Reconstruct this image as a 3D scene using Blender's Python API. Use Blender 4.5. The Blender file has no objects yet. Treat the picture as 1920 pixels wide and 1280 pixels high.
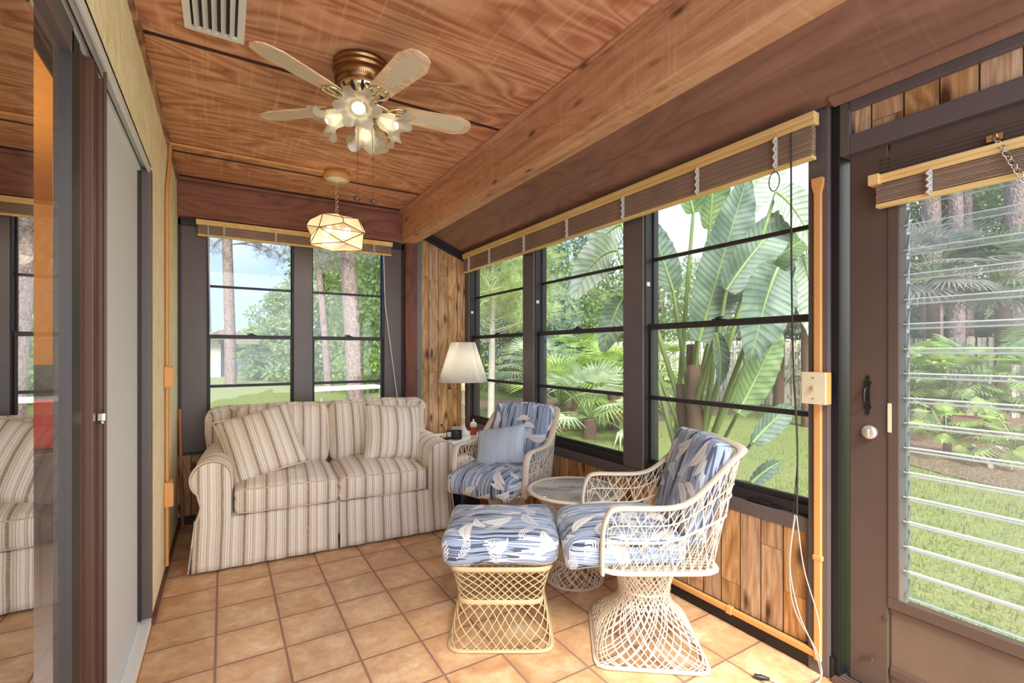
import bpy, bmesh, math, random
from math import sin, cos, pi, radians as R, sqrt, atan2
from mathutils import Vector, Matrix, noise as mn
random.seed(7)
sc = bpy.context.scene
col = sc.collection
# ------------------------------------------------------------------ camera
CAM_H = 1.27; YAW = 31.2; FPX = 892.0
cd = bpy.data.cameras.new('camera'); cam = bpy.data.objects.new('camera', cd); col.objects.link(cam)
cam.location = (0, 0, CAM_H); cam.rotation_euler = (R(90), 0, R(-YAW))
cd.sensor_width = 36; cd.lens = FPX/1920*36; cd.shift_y = 20/1920; cd.clip_start = .02; cd.clip_end = 500
sc.camera = cam
sc.view_settings.view_transform = 'Standard'; sc.view_settings.look = 'None'
sc.view_settings.gamma = 1; sc.view_settings.exposure = 0.66
try: sc.view_settings.use_curve_mapping = False
except Exception: pass
sc.cycles.use_denoising = True; sc.cycles.max_bounces = 8; sc.cycles.transparent_max_bounces = 24
sc.cycles.sample_clamp_indirect = 4; sc.cycles.caustics_reflective = False; sc.cycles.caustics_refractive = False
# ------------------------------------------------------------------ sky
w = bpy.data.worlds.new('sky'); sc.world = w; w.use_nodes = True
wn = w.node_tree; wn.nodes.clear()
def wnode(t): return wn.nodes.new(t)
wo = wnode('ShaderNodeOutputWorld'); wb = wnode('ShaderNodeBackground'); tc = wnode('ShaderNodeTexCoord')
nz = wnode('ShaderNodeTexNoise'); nz.inputs['Scale'].default_value = 1.3; nz.inputs['Detail'].default_value = 5
rp = wnode('ShaderNodeValToRGB'); rp.color_ramp.elements[0].position = .58; rp.color_ramp.elements[1].position = .74
rp.color_ramp.elements[0].color = (.36, .50, .80, 1); rp.color_ramp.elements[1].color = (1, 1, 1, 1)
mpw = wnode('ShaderNodeMapping'); mpw.inputs['Location'].default_value = (.62, .2, .3)
wn.links.new(tc.outputs['Generated'], mpw.inputs[0]); wn.links.new(mpw.outputs[0], nz.inputs['Vector'])
sx_ = wnode('ShaderNodeSeparateXYZ'); wn.links.new(tc.outputs['Generated'], sx_.inputs[0])
ma_ = wnode('ShaderNodeMath'); ma_.operation = 'MULTIPLY_ADD'; wn.links.new(sx_.outputs[0], ma_.inputs[0]); ma_.inputs[1].default_value = .30; wn.links.new(nz.outputs['Fac'], ma_.inputs[2])
wn.links.new(ma_.outputs[0], rp.inputs[0]); wn.links.new(rp.outputs[0], wb.inputs[0])
wb.inputs[1].default_value = 1.3
wn.links.new(wb.outputs[0], wo.inputs[0])
# ------------------------------------------------------------------ sun (hazy, high)
sd = bpy.data.lights.new('sun', 'SUN'); sd.energy = 4.6; sd.angle = R(25); sd.color = (1, .97, .9)
so = bpy.data.objects.new('sun', sd); col.objects.link(so); so.rotation_euler = (R(38), R(-18), R(0)); so.location = (0, 0, 12)
# added area light behind the camera, brightens the interior in place of daylight
al = bpy.data.lights.new('rear_fill', 'AREA'); al.shape = 'RECTANGLE'; al.size = 8; al.size_y = 5.5; al.energy = 255; al.color = (.97, .98, 1)
ao = bpy.data.objects.new('rear_fill', al); col.objects.link(ao); ao.location = (.9, -3.4, 1.7); ao.rotation_euler = (R(90), 0, 0)

# ================================================================== node helpers
class Mat:
    def __init__(s, name):
        s.m = bpy.data.materials.new(name); s.m.use_nodes = True; s.nt = s.m.node_tree; s.nt.nodes.clear()
        s.out = s.n('ShaderNodeOutputMaterial'); s.b = s.n('ShaderNodeBsdfPrincipled')
        s.nt.links.new(s.b.outputs[0], s.out.inputs[0])
    def n(s, t, **k):
        x = s.nt.nodes.new(t)
        for a, v in k.items(): setattr(x, a, v)
        return x
    def L(s, a, b):
        if hasattr(a, 'is_output') or hasattr(a, 'links'): s.nt.links.new(a, b)
        else: b.default_value = a
    def set(s, **k):
        names = dict(color='Base Color', rough='Roughness', metal='Metallic', spec='Specular IOR Level', alpha='Alpha', trans='Transmission Weight', coat='Coat Weight', sheen='Sheen Weight', ec='Emission Color', es='Emission Strength', ior='IOR', normal='Normal')
        for a, v in k.items():
            if a in ('color', 'ec') and isinstance(v, tuple) and len(v) == 3: v = v+(1,)
            s.L(v, s.b.inputs[names[a]])
        return s
    def co(s, kind='Object', scale=(1, 1, 1), loc=(0, 0, 0), rot=(0, 0, 0)):
        t = s.n('ShaderNodeTexCoord'); mp = s.n('ShaderNodeMapping')
        s.nt.links.new(t.outputs[kind], mp.inputs[0])
        mp.inputs['Location'].default_value = loc; mp.inputs['Rotation'].default_value = rot; mp.inputs['Scale'].default_value = scale
        return mp.outputs[0]
    def mapv(s, v, scale=(1, 1, 1), loc=(0, 0, 0)):
        mp = s.n('ShaderNodeMapping'); s.L(v, mp.inputs[0]); mp.inputs['Scale'].default_value = scale; mp.inputs['Location'].default_value = loc
        return mp.outputs[0]
    def noise(s, v, scale=5, detail=3, dist=0, rough=.5, dim='3D'):
        x = s.n('ShaderNodeTexNoise', noise_dimensions=dim); s.L(v, x.inputs['Vector']); x.inputs['Scale'].default_value = scale
        x.inputs['Detail'].default_value = detail; x.inputs['Distortion'].default_value = dist; x.inputs['Roughness'].default_value = rough
        return x.outputs['Fac']
    def ramp(s, f, stops, interp='LINEAR'):
        x = s.n('ShaderNodeValToRGB'); x.color_ramp.interpolation = interp; s.L(f, x.inputs[0]); e = x.color_ramp.elements
        while len(e) < len(stops): e.new(.5)
        for el, (p, c) in zip(e, stops):
            el.position = p; el.color = (c, c, c, 1) if not isinstance(c, tuple) else c+(1,)
        return x.outputs[0]
    def mix(s, f, a, b, mode='MIX'):
        x = s.n('ShaderNodeMix', data_type='RGBA', blend_type=mode); s.L(f, x.inputs[0])
        for v, i in ((a, 6), (b, 7)):
            if isinstance(v, tuple): v = v+(1,)
            s.L(v, x.inputs[i])
        return x.outputs[2]
    def math(s, op, a, b=0., c=None, clamp=False):
        x = s.n('ShaderNodeMath', operation=op, use_clamp=clamp); s.L(a, x.inputs[0]); s.L(b, x.inputs[1])
        if c is not None: s.L(c, x.inputs[2])
        return x.outputs[0]
    def sep(s, v):
        x = s.n('ShaderNodeSeparateXYZ'); s.L(v, x.inputs[0]); return x.outputs
    def comb(s, x_=0., y=0., z=0.):
        x = s.n('ShaderNodeCombineXYZ')
        for i, v in enumerate((x_, y, z)): s.L(v, x.inputs[i])
        return x.outputs[0]
    def bump(s, h, strength=.3, dist=.01):
        x = s.n('ShaderNodeBump'); s.L(h, x.inputs['Height']); x.inputs['Strength'].default_value = strength; x.inputs['Distance'].default_value = dist
        s.nt.links.new(x.outputs[0], s.b.inputs['Normal']); return x.outputs[0]

def plain(name, c, rough=.5, metal=0., bump=0, bs=60, var=0., spec=.5, **k):
    m = Mat(name).set(color=c, rough=rough, metal=metal, spec=spec, **k)
    if var:
        f = m.noise(m.co('Object'), 7, 4); m.set(color=m.mix(m.ramp(f, [(.3, 0.), (.7, 1.)]), tuple(x*(1-var) for x in c), tuple(min(1, x*(1+var)) for x in c)))
    if bump: m.bump(m.noise(m.co('Object'), bs, 3), bump, .004)
    return m.m

def srgb(r, g, b):
    def f(x):
        x /= 255.; return x/12.92 if x <= .04045 else ((x+.055)/1.055)**2.4
    return (f(r), f(g), f(b))

# ---- floor tiles
def mk_tile():
    m = Mat('terracotta_tile'); P = .2580
    v = m.co('Object'); x, y, z = m.sep(v)
    fx = m.math('DIVIDE', m.math('ADD', x, .031+10*P), P); fy = m.math('DIVIDE', m.math('ADD', y, 10*P-1.741), P)
    cx = m.math('FLOOR', fx); cy = m.math('FLOOR', fy); rx = m.math('FRACT', fx); ry = m.math('FRACT', fy)
    ex = m.math('MINIMUM', rx, m.math('SUBTRACT', 1., rx)); ey = m.math('MINIMUM', ry, m.math('SUBTRACT', 1., ry))
    e = m.math('MINIMUM', ex, ey)
    grout = m.ramp(e, [(.013, 1.), (.021, 0.)])
    wn_ = m.n('ShaderNodeTexWhiteNoise', noise_dimensions='2D'); m.L(m.comb(cx, cy, 0.), wn_.inputs['Vector'])
    off = m.n('ShaderNodeVectorMath', operation='ADD'); m.L(v, off.inputs[0]); sc_ = m.n('ShaderNodeVectorMath', operation='SCALE'); m.L(wn_.outputs['Color'], sc_.inputs[0]); sc_.inputs['Scale'].default_value = 9; m.L(sc_.outputs[0], off.inputs[1])
    n1 = m.noise(off.outputs[0], 7, 5, .6, .6); n2 = m.noise(off.outputs[0], 30, 4, 0, .65)
    edge = m.math('SUBTRACT', 1., m.ramp(m.math('ADD', e, m.math('MULTIPLY', m.math('SUBTRACT', n1, .5), .3)), [(.0, 0.), (.22, 1.)]))
    c = m.ramp(n1, [(.3, srgb(200, 154, 108)), (.5, srgb(222, 182, 136)), (.7, srgb(238, 208, 168))])
    c = m.mix(m.math('MULTIPLY', edge, .55), c, srgb(196, 138, 98))
    c = m.mix(m.ramp(n2, [(.35, .35), (.6, 0.)]), c, srgb(176, 122, 84))
    tone = m.math('MULTIPLY_ADD', wn_.outputs['Value'], .22, .9)
    hs = m.n('ShaderNodeHueSaturation'); m.L(c, hs.inputs['Color']); m.L(tone, hs.inputs['Value'])
    c = m.mix(grout, hs.outputs[0], srgb(150, 118, 98))
    m.set(color=c, rough=m.ramp(grout, [(0., .30), (1., .8)]), spec=.45)
    h = m.math('ADD', m.math('MULTIPLY', grout, -1.), m.math('MULTIPLY', n2, .06))
    m.bump(h, .6, .004); return m.m
TILE = mk_tile()

# ---- plywood / timber
def mk_wood(name, cols, along='x', gs=1.0, rough=.55, saw=.3, knots=0, bstr=.25, cath=.5):
    m = Mat(name)
    lo, hi = 1.1*gs, 16*gs
    s = {'x': (lo, hi, hi), 'y': (hi, lo, hi), 'z': (hi, hi, lo)}[along]
    v = m.co('Object', s)
    n1 = m.noise(v, 1., 6, .35, .6)
    s2 = {'x': (.8, 3.2, 3.2), 'y': (3.2, .8, 3.2), 'z': (3.2, 3.2, .8)}[along]
    v2 = m.co('Object', s2)
    n2 = m.noise(v2, 1.2*gs, 2, .9)
    rings = m.math('FRACT', m.math('MULTIPLY', n2, 9.))
    rings = m.math('ABSOLUTE', m.math('SUBTRACT', rings, .5))
    g = m.math('ADD', m.math('MULTIPLY', n1, 1-cath), m.math('MULTIPLY', m.math('MULTIPLY', rings, 2.), cath))
    c = m.ramp(g, [(.18, cols[0]), (.45, cols[1]), (.75, cols[2])])
    if saw:
        s3 = {'x': (60, 2.5, 2.5), 'y': (2.5, 60, 2.5), 'z': (2.5, 2.5, 60)}[along]
        n3 = m.noise(m.co('Object', s3), 1., 3)
        c = m.mix(m.ramp(n3, [(.55, 0.), (.75, saw)]), c, tuple(min(1, x*1.7+.02) for x in cols[2]))
    if knots:
        s4 = {'x': (3, 8, 8), 'y': (3, 8, 8), 'z': (8, 8, 3)}[along]
        if along == 'y': s4 = (8, 3.2, 8)
        vo = m.n('ShaderNodeTexVoronoi'); m.L(m.co('Object', s4), vo.inputs['Vector']); vo.inputs['Scale'].default_value = 1.2
        k = m.ramp(m.math('ADD', vo.outputs['Distance'], m.math('MULTIPLY', n1, .12)), [(.10, knots), (.26, 0.)])
        c = m.mix(k, c, tuple(x*.22 for x in cols[0]))
    m.set(color=c, rough=rough, spec=.3)
    fine = m.noise(v, 5., 4, 0, .7)
    m.bump(m.math('ADD', g, fine), bstr, .004); return m.m
PLY = mk_wood('ceiling_plywood', [srgb(150, 90, 60), srgb(198, 136, 98), srgb(226, 172, 132)], 'x', 1., .55, .28, 0, .2, .38)
PLY2 = mk_wood('eave_plywood', [srgb(116, 80, 62), srgb(142, 102, 80), srgb(160, 118, 94)], 'y', .8, .6, .1, 0, .15, .22)
BEAM = mk_wood('rough_sawn_beam', [srgb(152, 100, 66), srgb(196, 142, 102), srgb(218, 170, 130)], 'y', 1.4, .8, .15, .85, .7, .14)
HEADER = mk_wood('stained_header', [srgb(106, 64, 50), srgb(134, 86, 68), srgb(152, 102, 82)], 'x', .9, .65, .05, .5, .4, .3)
POSTW = mk_wood('stained_post', [srgb(84, 50, 40), srgb(108, 66, 54), srgb(126, 80, 64)], 'z', .9, .65, .05, 0, .4, .3)
DOWEL = mk_wood('dowel_wood', [srgb(150, 96, 60), srgb(180, 120, 80), srgb(196, 140, 96)], 'z', 1, .6, 0)

# ---- vertical plank panelling
def mk_planks():
    m = Mat('knotty_plank_panelling'); v = m.co('Object'); x, y, z = m.sep(v)
    p = m.math('ADD', m.math('ADD', x, y), 3.013)
    f = m.math('DIVIDE', p, .098); c0 = m.math('FLOOR', f); fr = m.math('FRACT', f)
    w1 = m.n('ShaderNodeTexWhiteNoise', noise_dimensions='1D'); m.L(c0, w1.inputs['W'])
    rv = w1.outputs['Value']
    zseg = m.math('ADD', m.math('MULTIPLY', z, 1.15), m.math('MULTIPLY', rv, 5.)); zc = m.math('FLOOR', zseg); zf = m.math('FRACT', zseg)
    w2 = m.n('ShaderNodeTexWhiteNoise', noise_dimensions='2D'); m.L(m.comb(c0, zc, 0.), w2.inputs['Vector'])
    e = m.math('MINIMUM', fr, m.math('SUBTRACT', 1., fr))
    groove = m.ramp(e, [(.012, 1.), (.035, 0.)])
    ez = m.math('MINIMUM', zf, m.math('SUBTRACT', 1., zf)); gz = m.ramp(ez, [(.001, .6), (.004, 0.)])
    pv = m.comb(m.math('ADD', p, m.math('MULTIPLY', w2.outputs['Value'], 17.)), m.math('MULTIPLY', z, 1.), m.math('MULTIPLY', w2.outputs['Value'], 31.))
    g1 = m.noise(m.mapv(pv, (34, 2.6, 1)), 1., 5, .5, .6)
    n2 = m.noise(m.mapv(pv, (7, 1.5, 1)), 1., 2, .7)
    rings = m.math('MULTIPLY', m.math('ABSOLUTE', m.math('SUBTRACT', m.math('FRACT', m.math('MULTIPLY', n2, 7.)), .5)), 2.)
    g = m.math('ADD', m.math('MULTIPLY', g1, .6), m.math('MULTIPLY', rings, .4))
    c = m.ramp(g, [(.2, srgb(164, 114, 72)), (.42, srgb(200, 152, 104)), (.75, srgb(224, 182, 134))])
    hs = m.n('ShaderNodeHueSaturation'); m.L(c, hs.inputs['Color']); m.L(m.math('MULTIPLY_ADD', w2.outputs['Value'], .4, .8), hs.inputs['Value']); m.L(m.math('MULTIPLY_ADD', rv, .25, .88), hs.inputs['Saturation'])
    c = hs.outputs[0]
    fg = m.noise(m.mapv(pv, (120, 5, 1)), 1., 4, .3, .7)
    c = m.mix(m.ramp(fg, [(.42, .4), (.6, 0.)]), c, srgb(128, 82, 48))
    dk = m.noise(m.mapv(pv, (16, 1.7, 1), (3, 1, 5)), 1., 4, 1.4, .6)
    c = m.mix(m.ramp(dk, [(.58, 0.), (.74, .7)]), c, srgb(86, 52, 30))
    vo = m.n('ShaderNodeTexVoronoi', voronoi_dimensions='2D'); m.L(m.mapv(pv, (9, 3.2, 1)), vo.inputs['Vector']); vo.inputs['Scale'].default_value = .8
    k = m.ramp(m.math('ADD', vo.outputs['Distance'], m.math('MULTIPLY', g1, .14)), [(.12, .9), (.24, 0.)])
    c = m.mix(k, c, srgb(60, 30, 18))
    c = m.mix(m.math('MAXIMUM', groove, gz), c, srgb(36, 22, 14))
    m.set(color=c, rough=.42, spec=.4)
    m.bump(m.math('SUBTRACT', m.math('MULTIPLY', g, .15), groove), .5, .004); return m.m
PLANK = mk_planks()

def mk_stucco():
    m = Mat('yellow_stucco'); v = m.co('Object')
    n = m.noise(v, 9, 6, 0, .7); vo = m.n('ShaderNodeTexVoronoi'); m.L(m.co('Object', (1, 1, .28)), vo.inputs['Vector']); vo.inputs['Scale'].default_value = 26
    pit = m.ramp(m.math('ADD', vo.outputs['Distance'], m.math('MULTIPLY', n, .5)), [(.22, 1.), (.36, 0.)])
    c = m.ramp(n, [(.3, srgb(244, 224, 172)), (.7, srgb(255, 246, 214))])
    c = m.mix(m.math('MULTIPLY', pit, .5), c, srgb(150, 116, 64))
    m.set(color=c, rough=.85, spec=.2); m.bump(m.math('SUBTRACT', n, pit), 1., .02); return m.m
STUCCO = mk_stucco()
BRONZE = plain('bronze_aluminium', srgb(98, 86, 81), .42, 0, var=.06, spec=.5)
BRONZE2 = plain('brown_door_metal', srgb(92, 74, 64), .42, 0, .06, 90, .05)
DARK = plain('dark_bronze_frame', srgb(42, 36, 34), .5)
BLACKM = plain('black_metal', srgb(20, 18, 18), .45)
BROWNM = plain('brown_stile', srgb(92, 62, 48), .38)
GREYM = plain('grey_aluminium', srgb(222, 226, 222), .4, .0)
GREENG = plain('grey_green_strip', srgb(112, 120, 112), .5)
SCREEN = plain('grey_shade_cloth', srgb(210, 212, 212), .7, 0, .1, 500)
WHITE = plain('white_paint', srgb(236, 234, 226), .45)
CREAMP = plain('cream_plastic', srgb(228, 214, 176), .4)
COND = plain('ochre_painted_raceway', srgb(222, 160, 92), .45)
BLINDY = mk_wood('blind_headrail_wood', [srgb(222, 178, 104), srgb(236, 196, 124), srgb(244, 212, 146)], 'y', .6, .4, 0, 0, .05, .2)
SLAT = plain('blind_slats', srgb(164, 136, 116), .5, var=.12)
SLAT2 = plain('blind_slats_tan', srgb(196, 156, 112), .5, var=.2)
CORD = plain('blind_cord', srgb(206, 196, 180), .8)
CORDD = plain('dark_cord', srgb(60, 52, 46), .8)
BRASS = plain('antique_brass', srgb(150, 114, 78), .26, 1.)
BRASSL = plain('polished_brass', srgb(222, 208, 176), .14, 1.)
CHROME = plain('chrome', srgb(214, 206, 190), .12, 1.)
BLKPL = plain('black_plastic', srgb(28, 27, 28), .4)
REDP = plain('red_label', srgb(196, 60, 48), .4)
WICK = plain('cream_fibreglass_strand', srgb(224, 208, 184), .45, var=.08)
WICK2 = plain('tan_fibreglass_strand', srgb(206, 176, 132), .45, var=.12)
ORANGEW = plain('orange_interior_wall', srgb(214, 150, 66), .8)
CARPET = plain('grey_carpet', srgb(120, 118, 120), .95, 0, .3, 300)

def glass(name, tint=(1, 1, 1), refl=1.0, rough=.0, base=0., haze=0., hc=(.8, .85, .85)):
    m = Mat(name); m.nt.nodes.remove(m.b)
    t = m.n('ShaderNodeBsdfTransparent'); t.inputs[0].default_value = tint+(1,)
    g = m.n('ShaderNodeBsdfGlossy'); g.inputs['Roughness'].default_value = rough
    fr = m.n('ShaderNodeLayerWeight'); fr.inputs[0].default_value = .5
    f = m.math('MULTIPLY_ADD', m.math('MULTIPLY_ADD', m.math('POWER', fr.outputs['Facing'], 5.), .96, .04), refl, base, clamp=True)
    mx = m.n('ShaderNodeMixShader'); m.L(f, mx.inputs[0]); m.L(t.outputs[0], mx.inputs[1]); m.L(g.outputs[0], mx.inputs[2])
    o = mx.outputs[0]
    if haze:
        d = m.n('ShaderNodeBsdfDiffuse'); d.inputs[0].default_value = hc+(1,); m2 = m.n('ShaderNodeMixShader')
        m.L(m.ramp(m.noise(m.co('Object'), 2.5, 4), [(.3, haze*.4), (.7, haze*1.5)]), m2.inputs[0]); m.L(o, m2.inputs[1]); m.L(d.outputs[0], m2.inputs[2]); o = m2.outputs[0]
    m.L(o, m.out.inputs[0]); return m.m
GLASS = glass('window_glass', (.97, .98, .97), .9, haze=.03)
GLASSJ = glass('louvre_glass', (.95, .97, .96), .9, haze=.08)
GLASSD = glass('tinted_sliding_glass', (.62, .58, .54), 1.0, .0, .62)
GLASSD2 = glass('clear_sliding_glass', (.9, .86, .82), .3, .01, .0, .02)
GLASST = glass('table_glass', (.95, .98, .97), .7, .02, .06, .10)
EDGEG = plain('louvre_edge', srgb(206, 214, 210), .3)

def mk_frost(name, c, em=0., ec=(1, .8, .5), tw=.35):
    m = Mat(name); m.nt.nodes.remove(m.b)
    t = m.n('ShaderNodeBsdfTranslucent'); t.inputs[0].default_value = c+(1,); d = m.n('ShaderNodeBsdfDiffuse'); d.inputs[0].default_value = c+(1,)
    g = m.n('ShaderNodeBsdfGlossy'); g.inputs['Roughness'].default_value = .15
    tr = m.n('ShaderNodeBsdfTransparent')
    m1 = m.n('ShaderNodeMixShader'); m1.inputs[0].default_value = .55; m.L(d.outputs[0], m1.inputs[1]); m.L(t.outputs[0], m1.inputs[2])
    m2 = m.n('ShaderNodeMixShader'); m2.inputs[0].default_value = .08; m.L(m1.outputs[0], m2.inputs[1]); m.L(g.outputs[0], m2.inputs[2])
    m3 = m.n('ShaderNodeMixShader'); m3.inputs[0].default_value = tw; m.L(m2.outputs[0], m3.inputs[1]); m.L(tr.outputs[0], m3.inputs[2])
    m.L(m3.outputs[0], m.out.inputs[0]); return m.m
FROST = mk_frost('frosted_tulip_glass', srgb(232, 226, 204), tw=.15)
PENDG = mk_frost('pendant_glass', srgb(244, 228, 196), tw=.3)
SHADE = mk_frost('white_lampshade', srgb(246, 242, 230), tw=.0)
BULB = Mat('lit_bulb').set(color=(1, .95, .85), ec=(1, .86, .62), es=1.6).m
BULB2 = Mat('lit_small_bulb').set(color=(1, .9, .7), ec=(1, .78, .45), es=5.).m

# ---- sofa ticking
def mk_stripe():
    m = Mat('striped_seersucker'); v = m.co('UV'); u, t, _ = m.sep(v)
    wob = m.noise(m.comb(m.math('MULTIPLY', u, 3.), m.math('MULTIPLY', t, 3.), 0.), 2., 2)
    uu = m.math('ADD', u, m.math('MULTIPLY', wob, .006))
    f = m.math('FRACT', m.math('DIVIDE', uu, .116))
    C = srgb(244, 234, 218); Cd = srgb(230, 212, 190); T = srgb(190, 168, 142); K = srgb(150, 122, 92); G = srgb(160, 142, 118)
    st = [(0, C), (.09, K), (.105, C), (.19, K), (.205, Cd), (.30, K), (.315, Cd), (.38, T), (.42, G), (.47, T), (.52, Cd), (.60, K), (.615, C), (.70, C), (.72, K), (.735, C), (.82, T), (.86, Cd), (.92, K), (.935, C)]
    c = m.ramp(f, st, 'CONSTANT')
    dash = m.math('FRACT', m.math('MULTIPLY', t, 110.)); inb = m.math('MULTIPLY', m.math('GREATER_THAN', f, .38), m.math('LESS_THAN', f, .52))
    c = m.mix(m.math('MULTIPLY', m.math('MULTIPLY', inb, m.math('GREATER_THAN', dash, .6)), .6), c, srgb(104, 84, 60))
    n = m.noise(m.mapv(v, (40, 220, 1)), 1., 2); c = m.mix(m.ramp(n, [(.4, 0.), (.7, .22)]), c, srgb(250, 244, 232))
    m.set(color=c, rough=.75, spec=.25, sheen=.2); m.bump(m.math('ADD', m.math('MULTIPLY', n, .25), m.noise(m.mapv(v, (7, 11, 1)), 1., 3, .6)), .5, .014); return m.m
STRIPE = mk_stripe()
PIPE = plain('piping_cord', srgb(214, 196, 168), .8, var=.12)

# ---- blue tropical print
def mk_print(name, bases, leafc, scale=1., lw=.25, dens=1., soft=False):
    m = Mat(name); v = m.co('UV'); u, t, _ = m.sep(v)
    wv = m.noise(m.mapv(v, (3, 5, 1)), 1., 2)
    sn = m.noise(m.comb(m.math('ADD', m.math('MULTIPLY', u, 22.), m.math('MULTIPLY', wv, .8)), m.math('MULTIPLY', t, .9), 0.), 1., 2, 0, .5)
    c = m.ramp(sn, bases, 'LINEAR' if soft else 'CONSTANT')
    for k, (sc_, ox, L, W) in enumerate([(5.6*scale, 0, .44, .15), (7.2*scale, 4.3, .42, .13)]):
        p = m.mapv(v, (sc_, sc_, 1), (ox, ox*.7, 0))
        vo = m.n('ShaderNodeTexVoronoi', voronoi_dimensions='2D'); m.L(p, vo.inputs['Vector']); vo.inputs['Scale'].default_value = 1; vo.inputs['Randomness'].default_value = .7
        d = m.n('ShaderNodeVectorMath', operation='SUBTRACT'); m.L(p, d.inputs[0]); m.L(vo.outputs['Position'], d.inputs[1])
        cr = m.sep(vo.outputs['Color'])
        ro = m.n('ShaderNodeVectorRotate', rotation_type='Z_AXIS'); m.L(d.outputs[0], ro.inputs['Vector']); m.L(m.math('MULTIPLY', cr[0], 6.28), ro.inputs['Angle'])
        x, y, _z = m.sep(ro.outputs[0])
        y2 = m.math('ADD', y, m.math('MULTIPLY', m.math('MULTIPLY', x, x), .9))
        y2 = m.math('SUBTRACT', y2, .05)
        xn = m.math('DIVIDE', x, L); prof = m.math('MULTIPLY', m.math('SUBTRACT', 1., m.math('MULTIPLY', xn, xn)), W)
        ay = m.math('ABSOLUTE', y2)
        fern = m.math('GREATER_THAN', cr[1], .62)
        vein = m.math('SINE', m.math('MULTIPLY', m.math('ADD', x, m.math('MULTIPLY', ay, 1.0)), 75.))
        inside = m.math('GREATER_THAN', prof, ay)
        on = m.math('GREATER_THAN', m.math('FRACT', m.math('MULTIPLY', cr[2], 7.)), 1-dens*.9)
        holes = m.math('MULTIPLY', fern, m.math('GREATER_THAN', vein, .0))
        mask = m.math('MULTIPLY', m.math('MULTIPLY', inside, on), m.math('SUBTRACT', 1., holes))
        lc = m.mix(m.math('MULTIPLY', m.math('GREATER_THAN', vein, .55), .35), leafc[0], leafc[1])
        lc = m.mix(m.math('MULTIPLY', m.math('LESS_THAN', ay, .012), .6), lc, leafc[1])
        c = m.mix(m.math('MULTIPLY', mask, lw*4 if lw < .25 else 1.), c, lc)
    m.set(color=c, rough=.7, spec=.25, sheen=.1)
    m.bump(m.noise(m.mapv(v, (12, 20, 1)), 1., 3), .15, .01); return m.m
PRINT = mk_print('blue_leaf_print', [(0, srgb(60, 64, 74)), (.36, srgb(118, 130, 150)), (.42, srgb(176, 188, 204)), (.46, srgb(140, 154, 176)), (.50, srgb(198, 206, 218)), (.54, srgb(84, 92, 108)), (.57, srgb(152, 166, 188)), (.63, srgb(66, 70, 82)), (.67, srgb(128, 140, 162))], (srgb(236, 230, 222), srgb(166, 158, 150)))
PRINT2 = mk_print('pale_blue_print', [(0, srgb(160, 172, 186)), (.5, srgb(184, 194, 204)), (.8, srgb(204, 210, 216))], (srgb(196, 206, 214), srgb(140, 150, 160)), .6, .12, .8, True)

def mk_cane():
    m = Mat('woven_cane'); v = m.co('UV'); u, t, _ = m.sep(v)
    a = m.math('SINE', m.math('MULTIPLY', m.math('ADD', u, t), 400.)); b = m.math('SINE', m.math('MULTIPLY', m.math('SUBTRACT', u, t), 400.))
    h = m.math('GREATER_THAN', m.math('MULTIPLY', a, b), .35)
    m.set(color=m.mix(h, srgb(240, 228, 196), srgb(104, 76, 48)), rough=.6); return m.m
CANE = mk_cane()
BLADE = mk_wood('light_oak_blade', [srgb(206, 166, 120), srgb(226, 192, 150), srgb(240, 214, 178)], 'x', 1.6, .35, 0, 0, .05, .4)

# ---- outdoors
def mk_leaf(name, a, b, tr=.35, sc_=6., rough=.5):
    m = Mat(name); n = m.noise(m.co('Object'), sc_, 3)
    c = m.mix(m.ramp(n, [(.35, 0.), (.65, 1.)]), a, b)
    m.set(color=c, rough=rough, spec=.4)
    t = m.n('ShaderNodeBsdfTranslucent'); m.L(c, t.inputs[0]); mx = m.n('ShaderNodeMixShader'); mx.inputs[0].default_value = tr
    m.L(m.b.outputs[0], mx.inputs[1]); m.L(t.outputs[0], mx.inputs[2]); m.L(mx.outputs[0], m.out.inputs[0]); return m.m
G_BRIGHT = mk_leaf('bright_green_leaf', srgb(140, 172, 84), srgb(204, 222, 128), .4)
G_MID = mk_leaf('mid_green_leaf', srgb(124, 152, 94), srgb(180, 200, 136), .4)
G_DARK = mk_leaf('dark_green_leaf', srgb(104, 126, 92), srgb(150, 170, 124), .4)
G_PALE = mk_leaf('pale_green_leaf', srgb(176, 192, 150), srgb(224, 230, 198), .4)
G_PINE = mk_leaf('pine_needles', srgb(160, 184, 116), srgb(214, 224, 160), .4)
G_GREY = mk_leaf('greyish_pine_needles', srgb(140, 140, 130), srgb(184, 182, 170), .4)
def mk_bop(nm, ca, cb, tr_):
    m = Mat(nm); v = m.co('UV'); u, t, _ = m.sep(v)
    au = m.math('ABSOLUTE', u); vein = m.math('SINE', m.math('MULTIPLY', m.math('ADD', t, m.math('MULTIPLY', au, -.06)), 150.))
    n = m.noise(m.co('Object'), 5, 3)
    c = m.mix(m.ramp(n, [(.35, 0.), (.65, 1.)]), ca, cb)
    c = m.mix(m.math('MULTIPLY', m.ramp(vein, [(.2, 0.), (.9, 1.)]), .5), c, tuple(x*.45 for x in ca))
    c = m.mix(m.math('LESS_THAN', au, .03), c, srgb(196, 208, 130))
    m.set(color=c, rough=.48, spec=.35); m.bump(vein, .12, .004)
    tr = m.n('ShaderNodeBsdfTranslucent'); m.L(c, tr.inputs[0]); mx = m.n('ShaderNodeMixShader'); mx.inputs[0].default_value = tr_
    m.L(m.b.outputs[0], mx.inputs[1]); m.L(tr.outputs[0], mx.inputs[2]); m.L(mx.outputs[0], m.out.inputs[0]); return m.m
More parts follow.
